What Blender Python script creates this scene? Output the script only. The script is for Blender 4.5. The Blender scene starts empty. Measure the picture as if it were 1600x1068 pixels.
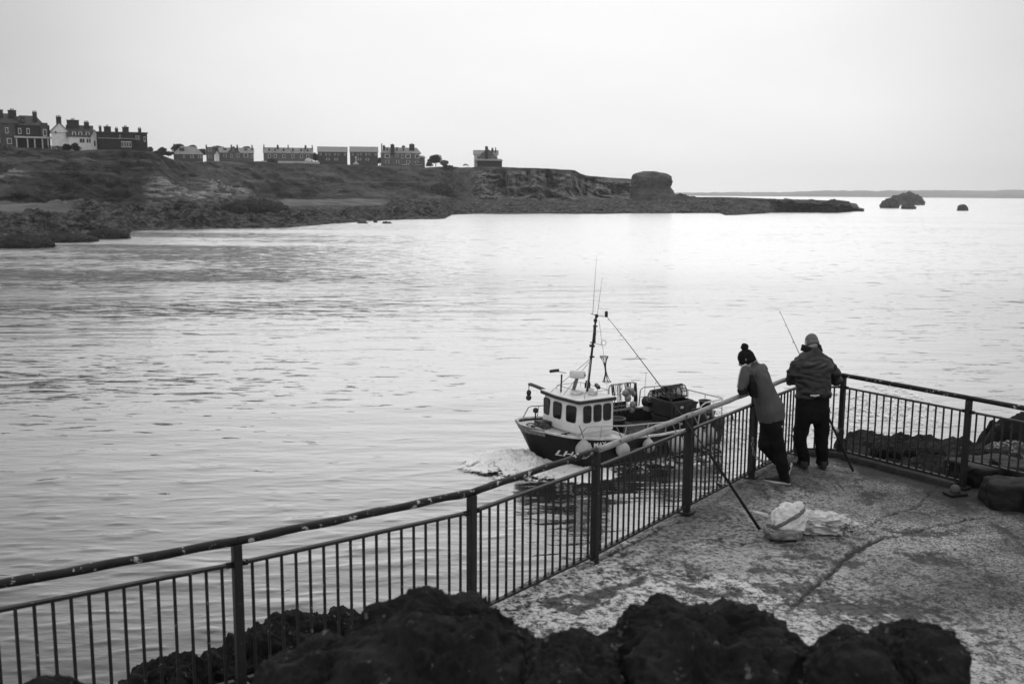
import bpy, bmesh, math, random
import numpy as np
from mathutils import Vector, Matrix
R = math.radians
scene = bpy.context.scene
col = scene.collection
rng = random.Random(7)

# ------------------------------------------------------------------ camera
SEA = 0.0                 # sea level
EYE = 10.75               # eye above the sea
DECK = EYE - 3.55         # top of the concrete platform
FPX, CX, CY = 1556.0, 800.0, 534.0
PITCH, ROLL = math.atan(235 / FPX), R(0.4)
fw = np.array([0, math.cos(PITCH), -math.sin(PITCH)])
rt0 = np.array([1.0, 0, 0]); up0 = np.cross(rt0, fw)
rt = math.cos(ROLL) * rt0 + math.sin(ROLL) * up0
up = -math.sin(ROLL) * rt0 + math.cos(ROLL) * up0
cd = bpy.data.cameras.new('camera'); cam = bpy.data.objects.new('camera', cd); col.objects.link(cam)
cam.matrix_world = Matrix(((rt[0], up[0], -fw[0], 0), (rt[1], up[1], -fw[1], 0), (rt[2], up[2], -fw[2], EYE), (0, 0, 0, 1)))
cd.sensor_width = 36.0; cd.lens = 36.0 * FPX / 1600.0
cd.clip_start = 0.05; cd.clip_end = 30000
cd.dof.use_dof = True; cd.dof.focus_distance = 18.0; cd.dof.aperture_fstop = 2.9
scene.camera = cam

def _ray(x, y): return fw * FPX + rt * (x - CX) - up * (y - CY)
def at(x, y, Y):
    r = _ray(x, y); r = r * (Y / r[1]); return Vector((r[0], r[1], r[2] + EYE))
def gnd(x, y, z):
    r = _ray(x, y); r = r * ((z - EYE) / r[2]); return Vector((r[0], r[1], z))
def azim(x):                      # ground direction under an image column
    r = _ray(x, 300.0); n = math.hypot(r[0], r[1]); return r[0] / n, r[1] / n
def zat(x, y, D):                 # height seen at picture row y at ground distance D
    r = _ray(x, y); n = math.hypot(r[0], r[1]); return EYE + r[2] * D / n

# ------------------------------------------------------------------ world, sun, exposure
w = bpy.data.worlds.new("World"); scene.world = w; w.use_nodes = True
nt = w.node_tree; nt.nodes.clear()
def N(nt, t, **k):
    n = nt.nodes.new(t)
    for a, b in k.items():
        if a.startswith('i_'): n.inputs[a[2:].replace('_', ' ')].default_value = b
        else: setattr(n, a, b)
    return n
def mth(nt, op, a, b=None, c=None, clamp=False):
    n = nt.nodes.new('ShaderNodeMath'); n.operation = op; n.use_clamp = clamp
    for i, v in enumerate((a, b, c)):
        if v is None: continue
        if isinstance(v, (int, float)): n.inputs[i].default_value = v
        else: nt.links.new(v, n.inputs[i])
    return n.outputs[0]
SUN_EL, SUN_AZ = R(48), R(15)
sky = N(nt, 'ShaderNodeTexSky', sky_type='NISHITA', sun_disc=False, sun_elevation=SUN_EL, sun_rotation=SUN_AZ, dust_density=4.0)
bw = N(nt, 'ShaderNodeRGBToBW'); nt.links.new(sky.outputs[0], bw.inputs[0])
tc = N(nt, 'ShaderNodeTexCoord')
sep = N(nt, 'ShaderNodeSeparateXYZ'); nt.links.new(tc.outputs['Generated'], sep.inputs[0])
# overcast: brightest in front above the sea, greyer behind and at the zenith; side greying partly lens vignetting put into the sky
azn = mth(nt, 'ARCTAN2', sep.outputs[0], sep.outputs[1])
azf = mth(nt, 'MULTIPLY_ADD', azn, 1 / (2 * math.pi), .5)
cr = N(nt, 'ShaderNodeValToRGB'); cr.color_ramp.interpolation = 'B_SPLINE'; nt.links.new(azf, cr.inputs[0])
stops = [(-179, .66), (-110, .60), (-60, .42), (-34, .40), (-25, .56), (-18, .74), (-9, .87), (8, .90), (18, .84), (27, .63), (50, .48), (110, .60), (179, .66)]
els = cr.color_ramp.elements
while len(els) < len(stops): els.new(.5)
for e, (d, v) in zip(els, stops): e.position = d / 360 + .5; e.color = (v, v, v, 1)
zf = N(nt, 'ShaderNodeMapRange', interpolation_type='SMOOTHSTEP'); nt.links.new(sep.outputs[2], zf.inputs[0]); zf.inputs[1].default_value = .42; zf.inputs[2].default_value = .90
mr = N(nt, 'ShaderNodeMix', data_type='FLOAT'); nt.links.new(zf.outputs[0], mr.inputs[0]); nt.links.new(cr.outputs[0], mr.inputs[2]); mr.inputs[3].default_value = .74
ns = N(nt, 'ShaderNodeTexNoise', i_Scale=2.2, i_Detail=6.0, i_Roughness=0.5)
mp = N(nt, 'ShaderNodeMapping'); mp.inputs['Scale'].default_value = (1, 1, 3.2)
nt.links.new(tc.outputs['Generated'], mp.inputs[0]); nt.links.new(mp.outputs[0], ns.inputs['Vector'])
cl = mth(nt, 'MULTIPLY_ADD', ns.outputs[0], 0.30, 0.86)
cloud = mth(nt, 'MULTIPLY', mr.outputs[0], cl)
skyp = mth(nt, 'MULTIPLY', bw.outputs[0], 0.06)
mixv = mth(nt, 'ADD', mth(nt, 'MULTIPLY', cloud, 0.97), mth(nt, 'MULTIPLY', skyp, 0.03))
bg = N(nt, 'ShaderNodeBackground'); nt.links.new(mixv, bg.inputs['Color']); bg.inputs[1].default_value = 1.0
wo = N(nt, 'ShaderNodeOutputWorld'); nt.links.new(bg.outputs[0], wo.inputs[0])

sd = bpy.data.lights.new('sun', 'SUN'); sun = bpy.data.objects.new('sun', sd); col.objects.link(sun)
sd.energy = 0.6; sd.angle = R(25); sd.color = (1, 1, 1)
sdir = Vector((math.sin(SUN_AZ) * math.cos(SUN_EL), math.cos(SUN_AZ) * math.cos(SUN_EL), math.sin(SUN_EL)))
sun.rotation_euler = sdir.to_track_quat('Z', 'Y').to_euler()
scene.view_settings.view_transform = 'Standard'; scene.view_settings.look = 'None'
scene.view_settings.gamma = 1; scene.view_settings.exposure = 0.16; scene.view_settings.use_curve_mapping = False
scene.cycles.max_bounces = 6; scene.cycles.transparent_max_bounces = 12
scene.cycles.use_denoising = True
scene.cycles.volume_bounces = 1

# ------------------------------------------------------------------ helpers
def tag(o, label=None, cat=None, group=None, kind=None):
    if label: o['label'] = label
    if cat: o['category'] = cat
    if group: o['group'] = group
    if kind: o['kind'] = kind
    return o
def link(name, me, mat, parent=None, smooth=False):
    o = bpy.data.objects.new(name, me); col.objects.link(o)
    for m in (mat if isinstance(mat, (list, tuple)) else [mat]):
        if m: me.materials.append(m)
    if smooth: me.polygons.foreach_set('use_smooth', [True] * len(me.polygons))
    if parent: o.parent = parent
    return o
def empty(name, loc=(0, 0, 0), rz=0):
    o = bpy.data.objects.new(name, None); col.objects.link(o); o.location = loc; o.rotation_euler = (0, 0, rz); o.empty_display_size = .2
    return o
def copy_tree(o, parent=None):
    c = o.copy(); col.objects.link(c)
    if parent: c.parent = parent
    for ch in list(o.children): copy_tree(ch, c)
    return c

class MB:
    def __init__(s): s.v = []; s.f = []
    def add(s, vs, fs):
        n = len(s.v); s.v += [tuple(p) for p in vs]; s.f += [tuple(i + n for i in f) for f in fs]; return s
    def box(s, c, d, rz=0, rx=0, ry=0, bev=0):
        M = Matrix.Rotation(rz, 3, 'Z') @ Matrix.Rotation(ry, 3, 'Y') @ Matrix.Rotation(rx, 3, 'X')
        if bev:
            bm = bmesh.new(); bmesh.ops.create_cube(bm, size=1)
            for q in bm.verts: q.co = Vector((q.co.x * d[0], q.co.y * d[1], q.co.z * d[2]))
            bmesh.ops.bevel(bm, geom=bm.edges[:], offset=bev, segments=2, affect='EDGES', profile=.5)
            s.add([M @ q.co + Vector(c) for q in bm.verts], [[q.index for q in f.verts] for f in bm.faces]) if not bm.verts.index_update() else 0
            bm.free(); return s
        vs = [M @ Vector((x * d[0] / 2, y * d[1] / 2, z * d[2] / 2)) + Vector(c) for x in (-1, 1) for y in (-1, 1) for z in (-1, 1)]
        return s.add(vs, [(0, 1, 3, 2), (4, 6, 7, 5), (0, 4, 5, 1), (2, 3, 7, 6), (0, 2, 6, 4), (1, 5, 7, 3)])
    def tube(s, pts, r, n=8, cap=True, sx=1.0):
        pts = [Vector(p) for p in pts]; rs = r if isinstance(r, (list, tuple)) else [r] * len(pts)
        base = len(s.v); rings = []
        prev = None
        for i, p in enumerate(pts):
            t = (pts[min(i + 1, len(pts) - 1)] - pts[max(i - 1, 0)]).normalized()
            if prev is None:
                a = t.orthogonal().normalized()
                if abs(t.z) < .9: a = t.cross(Vector((0, 0, 1))).normalized()
            else: a = (prev - t * prev.dot(t)).normalized()
            prev = a; b = t.cross(a)
            ring = []
            for k in range(n):
                an = 2 * math.pi * k / n
                s.v.append(tuple(p + (a * math.cos(an) * sx + b * math.sin(an)) * rs[i])); ring.append(len(s.v) - 1)
            rings.append(ring)
        for A, B in zip(rings, rings[1:]):
            for k in range(n): s.f.append((A[k], A[(k + 1) % n], B[(k + 1) % n], B[k]))
        if cap:
            s.f.append(tuple(reversed(rings[0]))); s.f.append(tuple(rings[-1]))
        return s
    def loft(s, rings, cap=True):
        n = len(rings[0]); base = len(s.v)
        for r in rings: s.v += [tuple(p) for p in r]
        for i in range(len(rings) - 1):
            for k in range(n):
                a = base + i * n + k; b = base + i * n + (k + 1) % n
                s.f.append((a, b, b + n, a + n))
        if cap:
            s.f.append(tuple(base + k for k in reversed(range(n)))); s.f.append(tuple(base + (len(rings) - 1) * n + k for k in range(n)))
        return s
    def lathe(s, prof, c=(0, 0, 0), n=16, M=None):
        M = M or Matrix.Identity(3)
        rings = [[M @ Vector((r * math.cos(2 * math.pi * k / n), r * math.sin(2 * math.pi * k / n), z)) + Vector(c) for k in range(n)] for r, z in prof]
        return s.loft(rings)
    def ball(s, c, r, n=12, sz=1.0):
        return s.lathe([(max(1e-3, r * math.sin(math.pi * i / n)), -r * sz * math.cos(math.pi * i / n)) for i in range(n + 1)], c, n + 4)
    def quad(s, a, b, c, d): return s.add([a, b, c, d], [(0, 1, 2, 3)])
    def build(s, name, mat, parent=None, smooth=False):
        me = bpy.data.meshes.new(name); me.from_pydata(s.v, [], s.f); me.validate(); me.update()
        bm = bmesh.new(); bm.from_mesh(me); bmesh.ops.recalc_face_normals(bm, faces=bm.faces[:]); bm.to_mesh(me); bm.free()
        return link(name, me, mat, parent, smooth)

def grid_mesh(name, P, mat, attrs=None, parent=None, mask=None, wrap=False, smooth=True):
    """P: (n,m,3) array of points -> quad sheet"""
    n, m = P.shape[:2]
    idx = np.arange(n * m).reshape(n, m)
    if wrap: idx = np.concatenate([idx, idx[:, :1]], 1)
    F = np.stack([idx[:-1, :-1], idx[:-1, 1:], idx[1:, 1:], idx[1:, :-1]], -1).reshape(-1, 4)
    if mask is not None: F = F[mask.reshape(-1)]
    V = P.reshape(-1, 3)
    used = np.unique(F); re = np.full(len(V), -1); re[used] = np.arange(len(used)); V = V[used]; F = re[F]
    me = bpy.data.meshes.new(name)
    me.vertices.add(len(V)); me.vertices.foreach_set('co', V.astype(np.float32).ravel())
    me.loops.add(F.size); me.loops.foreach_set('vertex_index', F.astype(np.int32).ravel())
    me.polygons.add(len(F)); me.polygons.foreach_set('loop_start', np.arange(0, F.size, 4, dtype=np.int32))
    me.update(calc_edges=True); me.validate()
    for k, a in (attrs or {}).items():
        at_ = me.attributes.new(k, 'FLOAT', 'POINT'); at_.data.foreach_set('value', a.reshape(-1)[used].astype(np.float32))
    return link(name, me, mat, parent, smooth)

_pm = np.random.default_rng(5).permutation(4096).astype(np.int64)
_gr = np.random.default_rng(6).normal(size=(4096, 3)); _gr /= np.linalg.norm(_gr, axis=1)[:, None]
def pn(p):                               # gradient noise, about -0.7 .. 0.7
    p = np.asarray(p, float); i = np.floor(p).astype(np.int64); f = p - i
    u = f * f * f * (f * (f * 6 - 15) + 10); out = 0
    for dx in (0, 1):
        for dy in (0, 1):
            for dz in (0, 1):
                h = _pm[(_pm[(_pm[(i[..., 0] + dx) & 4095] + i[..., 1] + dy) & 4095] + i[..., 2] + dz) & 4095]
                g = _gr[h]
                d = g[..., 0] * (f[..., 0] - dx) + g[..., 1] * (f[..., 1] - dy) + g[..., 2] * (f[..., 2] - dz)
                wgt = (u[..., 0] if dx else 1 - u[..., 0]) * (u[..., 1] if dy else 1 - u[..., 1]) * (u[..., 2] if dz else 1 - u[..., 2])
                out = out + d * wgt
    return out
def fbm(p, o=4, g=.5, ridge=False):
    a = 1.0; s = 0; p = np.asarray(p, float)
    for k in range(o):
        q = pn(p * 2 ** k + 17.3 * k)
        s = s + a * ((0.5 - np.abs(q) * 2) if ridge else q * 1.5); a *= g
    return s
def sstep(a, b, x):
    t = np.clip((x - a) / (b - a), 0, 1); return t * t * (3 - 2 * t)

def mat(name, col_, rough=.6, metal=0, var=None, vscale=5.0, bump=0, bscale=20.0, spots=None, spec=None, detail=5.0, stretch=None, trans=0):
    """grey procedural material: base value, optional second value mixed by noise, spots = (value, scale, threshold)"""
    m = bpy.data.materials.new(name); m.use_nodes = True; t = m.node_tree; b = t.nodes['Principled BSDF']
    b.inputs['Roughness'].default_value = rough; b.inputs['Metallic'].default_value = metal
    if spec is not None: b.inputs['Specular IOR Level'].default_value = spec
    g = lambda x: (x, x, x, 1)
    b.inputs['Base Color'].default_value = g(col_)
    tcn = N(t, 'ShaderNodeTexCoord'); vec = tcn.outputs['Object']
    if stretch:
        mp = N(t, 'ShaderNodeMapping'); mp.inputs['Scale'].default_value = stretch; t.links.new(vec, mp.inputs[0]); vec = mp.outputs[0]
    last = None
    if var is None: var = col_ * .72
    n1 = N(t, 'ShaderNodeTexNoise', i_Scale=vscale, i_Detail=detail, i_Roughness=.6); t.links.new(vec, n1.inputs['Vector'])
    r1 = N(t, 'ShaderNodeMapRange'); r1.inputs[1].default_value = .38; r1.inputs[2].default_value = .62; t.links.new(n1.outputs[0], r1.inputs[0])
    mx = N(t, 'ShaderNodeMix', data_type='RGBA'); t.links.new(r1.outputs[0], mx.inputs[0]); mx.inputs[6].default_value = g(col_); mx.inputs[7].default_value = g(var)
    last = mx.outputs[2]
    if spots:
        n2 = N(t, 'ShaderNodeTexNoise', i_Scale=spots[1], i_Detail=4.0, i_Roughness=.65); t.links.new(vec, n2.inputs['Vector'])
        r2 = N(t, 'ShaderNodeMapRange'); r2.inputs[1].default_value = spots[2]; r2.inputs[2].default_value = spots[2] + .04; t.links.new(n2.outputs[0], r2.inputs[0])
        m2 = N(t, 'ShaderNodeMix', data_type='RGBA'); t.links.new(r2.outputs[0], m2.inputs[0]); t.links.new(last, m2.inputs[6]); m2.inputs[7].default_value = g(spots[0])
        last = m2.outputs[2]
    t.links.new(last, b.inputs['Base Color'])
    if bump:
        n3 = N(t, 'ShaderNodeTexNoise', i_Scale=bscale, i_Detail=6.0, i_Roughness=.6); t.links.new(vec, n3.inputs['Vector'])
        bp = N(t, 'ShaderNodeBump', i_Strength=1.0, i_Distance=bump); t.links.new(n3.outputs[0], bp.inputs['Height']); t.links.new(bp.outputs[0], b.inputs['Normal'])
    return m

# ------------------------------------------------------------------ sea
def sea_material():
    m = bpy.data.materials.new('sea_water'); m.use_nodes = True; t = m.node_tree; b = t.nodes['Principled BSDF']
    geo = N(t, 'ShaderNodeNewGeometry')
    def nz(sc, st, rot, det):
        n = N(t, 'ShaderNodeTexNoise', i_Scale=sc, i_Detail=det, i_Roughness=.55); mp = N(t, 'ShaderNodeMapping'); mp.inputs['Scale'].default_value = st; mp.inputs['Rotation'].default_value = (0, 0, R(rot))
        t.links.new(geo.outputs['Position'], mp.inputs[0]); t.links.new(mp.outputs[0], n.inputs['Vector']); return n.outputs[0]
    at_ = N(t, 'ShaderNodeAttribute'); at_.attribute_name = 'chop'; chop = at_.outputs['Fac']
    hgt = mth(t, 'ADD', mth(t, 'MULTIPLY', nz(1, (1.6, 3.6, 2), -14, 4.0), .013), mth(t, 'MULTIPLY', nz(1, (.12, .42, .2), -10, 3.0), .10))
    at2 = N(t, 'ShaderNodeAttribute'); at2.attribute_name = 'far'
    hgt = mth(t, 'ADD', hgt, mth(t, 'MULTIPLY', mth(t, 'MULTIPLY', nz(1, (.35, 1.2, 1), -8, 4.0), at2.outputs['Fac']), .07))
    thr = mth(t, 'MULTIPLY_ADD', chop, -.25, .745)
    rg = mth(t, 'MAXIMUM', mth(t, 'SUBTRACT', nz(1, (.58, 1.9, 1), -12, 3.5), thr), 0)
    hgt = mth(t, 'ADD', hgt, mth(t, 'MULTIPLY', rg, 1.0))
    rg2 = mth(t, 'MAXIMUM', mth(t, 'SUBTRACT', nz(1, (.26, .85, 1), -9, 3.5), mth(t, 'ADD', thr, -.02)), 0)
    hgt = mth(t, 'ADD', hgt, mth(t, 'MULTIPLY', mth(t, 'MULTIPLY', rg2, 3.2), mth(t, 'MULTIPLY_ADD', at2.outputs['Fac'], .8, .2)))
    bp = N(t, 'ShaderNodeBump', i_Strength=1.0, i_Distance=1.0); t.links.new(hgt, bp.inputs['Height'])
    t.nodes.remove(b)
    df = N(t, 'ShaderNodeBsdfDiffuse'); df.inputs['Color'].default_value = (.022, .022, .022, 1)
    gl = N(t, 'ShaderNodeBsdfGlossy'); gl.inputs['Color'].default_value = (1, 1, 1, 1); t.links.new(mth(t, 'MULTIPLY_ADD', at2.outputs['Fac'], .21, .035), gl.inputs['Roughness']); t.links.new(bp.outputs[0], gl.inputs['Normal'])
    fr = N(t, 'ShaderNodeFresnel'); fr.inputs[0].default_value = 1.34; t.links.new(bp.outputs[0], fr.inputs['Normal'])
    k = mth(t, 'SUBTRACT', 1.0, mth(t, 'POWER', 2.718, mth(t, 'MULTIPLY', mth(t, 'MAXIMUM', mth(t, 'SUBTRACT', fr.outputs[0], .03), 0), -5.0)), clamp=True)
    mx = N(t, 'ShaderNodeMixShader'); t.links.new(k, mx.inputs[0]); t.links.new(df.outputs[0], mx.inputs[1]); t.links.new(gl.outputs[0], mx.inputs[2]); t.links.new(mx.outputs[0], t.nodes['Material Output'].inputs['Surface'])
    return m
M_SEA = sea_material()
def wave_z(X, Y):
    """height of the sea at world x, y: long low swell plus patches of short chop"""
    q = lambda ax, sx, sy, o: pn(np.stack([(X * math.cos(ax) + Y * math.sin(ax)) * sx, (-X * math.sin(ax) + Y * math.cos(ax)) * sy, np.full_like(X, o)], -1))
    D = np.hypot(X, Y)
    patch = sstep(-.15, .45, q(R(14), .006, .02, 3.1) + .28 * sstep(5, -60, X))          # wind-ruffled streaks
    z = .07 * q(R(10), .035, .11, 1.0) + .035 * q(R(20), .12, .34, 2.0)
    a = q(R(16), .38, 1.1, 5.0); c = q(R(6), .9, 2.6, 6.0)
    thr = .46 - .32 * patch
    ridge = np.maximum(a - thr, 0); rc = np.maximum(c - thr, 0)
    near = sstep(130, 70, D)
    z = z + (.15 + patch) * (.022 * a + .008 * c) + near * (.10 * ridge + .05 * rc)
    return z
def build_sea():
    """fan of quads round the shore, fine near the eye and coarse towards the horizon"""
    rows = [13.0]
    while rows[-1] < 4200:
        D = rows[-1]; rows.append(D * (1 + max(.002, min(.08, D * .00005))))
    rows = np.array(rows); az = np.concatenate([np.linspace(-62, -30, 60)[:-1], np.linspace(-30, 31, 900), np.linspace(31, 62, 60)[1:]])
    A = np.radians(az)[None, :]; D = rows[:, None]
    X = D * np.sin(A); Y = D * np.cos(A)
    # fade waves that the mesh can no longer carry
    cell = np.gradient(rows)[:, None]
    z = wave_z(X, Y) * sstep(2500, 900, D)
    Pt = np.stack([X, Y, z], -1)
    AD = np.degrees(A) + 0 * D
    nz_ = fbm(np.stack([X * .010, Y * .035, X * 0], -1), 3)
    chop = sstep(6, -20, AD + nz_ * 9) * sstep(22, 70, D) * sstep(500, 220, D) * (.55 + .6 * sstep(-.3, .4, nz_)) + .30 * sstep(38, 62, D) + .20 * sstep(8, 24, AD)
    chop = chop * (.75 + .5 * nz_)
    far = sstep(50, 165, D)
    o = grid_mesh('sea', Pt, M_SEA, dict(chop=np.clip(chop, 0, 1.15), far=far + 0 * AD)); tag(o, kind='structure')
    return o
sea = build_sea()
bk = MB(); bk.quad((-4400, -1500, -.35), (4400, -1500, -.35), (4400, 4400, -.35), (-4400, 4400, -.35))
tag(bk.build('sea_bed_water', M_SEA), kind='structure')

# ------------------------------------------------------------------ headland
def terrain_material():
    m = bpy.data.materials.new('headland_ground'); m.use_nodes = True; t = m.node_tree; b = t.nodes['Principled BSDF']
    b.inputs['Roughness'].default_value = .95; b.inputs['Specular IOR Level'].default_value = .15
    geo = N(t, 'ShaderNodeNewGeometry')
    def noise(sc, st, det=6.0, rg=.62):
        mp = N(t, 'ShaderNodeMapping'); mp.inputs['Scale'].default_value = st; t.links.new(geo.outputs['Position'], mp.inputs[0])
        n = N(t, 'ShaderNodeTexNoise', i_Scale=sc, i_Detail=det, i_Roughness=rg); t.links.new(mp.outputs[0], n.inputs['Vector']); return n.outputs[0]
    def ramp(v, a, c, lo, hi):
        r = N(t, 'ShaderNodeMapRange'); r.inputs[1].default_value = a; r.inputs[2].default_value = c; r.inputs[3].default_value = lo; r.inputs[4].default_value = hi; t.links.new(v, r.inputs[0]); return r.outputs[0]
    def att(n): a = N(t, 'ShaderNodeAttribute'); a.attribute_name = n; return a.outputs['Fac']
    def mixf(f, a, c):
        mx = N(t, 'ShaderNodeMix', data_type='FLOAT'); t.links.new(f, mx.inputs[0])
        for v, i in ((a, 2), (c, 3)):
            if isinstance(v, float): mx.inputs[i].default_value = v
            else: t.links.new(v, mx.inputs[i])
        return mx.outputs[0]
    grass = mth(t, 'ADD', ramp(noise(.035, (1, 1, 2)), .40, .60, .010, .070), ramp(noise(.3, (1, 1, 1)), .38, .62, -.008, .022))
    path = ramp(noise(.03, (1, .5, 9), 3.0), .56, .62, 0, .045)
    grass = mth(t, 'ADD', grass, path)
    bush = ramp(noise(.11, (1, 1, 2), 8.0, .7), .53, .58, 1.0, .22); grass = mth(t, 'MULTIPLY', grass, bush)
    rock = mth(t, 'ADD', ramp(noise(.12, (1, 1, 3)), .40, .60, .004, .05), ramp(noise(.5, (1, 1, 2), 9.0, .75), .46, .62, -.004, .12))
    pale = ramp(noise(.25, (.6, .6, 6)), .4, .6, .07, .42)
    beach = ramp(noise(.12, (1, 1, 1)), .35, .65, .10, .20)
    cliff = mth(t, 'MULTIPLY', ramp(noise(.09, (2.2, 2.2, .3)), .42, .58, .05, .22), ramp(noise(.4, (1, 1, 2.5), 8.0, .7), .40, .58, .5, 1.25))
    v = mixf(att('rock'), grass, rock); v = mixf(att('cliff'), v, cliff); v = mixf(att('pale'), v, pale); v = mixf(att('beach'), v, beach)
    t.links.new(v, b.inputs['Base Color'])
    bp = N(t, 'ShaderNodeBump', i_Strength=1.0, i_Distance=1.6); t.links.new(noise(.35, (1, 1, 1.6), 8.0, .7), bp.inputs['Height']); t.links.new(bp.outputs[0], b.inputs['Normal'])
    return m
M_LAND = terrain_material()
# picture column -> nodes (row, distance): waterline, inner foreshore, slope foot, mid slope, top edge
TC = [
 (-420, 410, (340, 250), (322, 300), (270, 340), (224, 392)),
 (-150, 392, (338, 250), (320, 300), (272, 342), (226, 394)),
 (0, 379, (336, 255), (317, 300), (272, 345), (228.5, 395)),
 (55, 376, (336, 255), (317, 300), (273, 345), (231, 395)),
 (70, 368, (336, 255), (317, 300), (273, 345), (232, 395)),
 (120, 369, (335, 258), (318, 300), (275, 345), (234, 394)),
 (195, 367, (334, 258), (320, 298), (274, 342), (234, 392)),
 (205, 360, (334, 258), (320, 298), (274, 342), (233, 392)),
 (238, 359, (334, 262), (320, 300), (282, 335), (237, 390)),
 (262, 359, (334, 266), (320, 305), (290, 340), (246, 415)),
 (292, 359, (333, 272), (320, 312), (294, 352), (254, 470)),
 (330, 358, (332, 285), (318, 330), (292, 390), (252, 560)),
 (400, 356, (330, 310), (312, 390), (290, 470), (253, 590)),
 (450, 355, (328, 330), (310, 420), (292, 500), (255, 600)),
 (500, 351, (326, 350), (310, 440), (292, 530), (256.5, 620)),
 (540, 348, (325, 365), (310, 450), (292, 545), (257.5, 635)),
 (600, 344, (324, 380), (311, 470), (292, 570), (259, 645)),
 (660, 342, (322, 400), (313, 490), (292, 590), (261, 655)),
 (695, 341.5, (322, 420), (314, 500), (290, 600), (261, 665)),
 (705, 336, (321, 430), (314, 510), (290, 605), (261, 668)),
 (722, 335, (321, 440), (313, 540), (297, 585), (262, 630)),
 (745, 334.5, (321, 440), (313, 560), (302, 578), (261.5, 606)),
 (835, 334, (320, 480), (313, 570), (303, 580), (262.5, 600)),
 (862, 334, (320, 490), (313, 580), (303, 592), (264, 616)),
 (898, 334.5, (320, 500), (313, 585), (302, 596), (266.5, 614)),
 (914, 334.5, (320, 500), (313, 595), (304, 625), (275, 650)),
 (950, 334, (320, 505), (313, 610), (304, 640), (278, 662)),
 (992, 333.5, (320, 510), (313, 610), (304, 645), (280, 668)),
 (1030, 333, (319, 520), (313, 590), (311.5, 620), (310.5, 640)),
 (1060, 333, (319, 525), (313, 590), (311.5, 620), (311, 640)),
 (1125, 333, (319, 525), (313, 590), (311, 620), (310, 640)),
 (1135, 336, (320, 520), (313, 590), (311, 620), (310.5, 640)),
 (1192, 334, (321, 520), (315, 590), (314, 620), (313.5, 640)),
 (1215, 331, (322, 530), (317, 590), (316, 620), (315.5, 640)),
 (1262, 329, (323, 550), (318, 600), (317, 620), (316.5, 640)),
 (1310, 328, (325, 560), (321, 600), (320, 620), (320, 640)),
 (1340, 325.5, (325.5, 640), (326, 660), (326, 670), (327, 680)),
 (1352, 329, (329.5, 640), (330, 660), (330, 670), (331, 680)),
]
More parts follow.
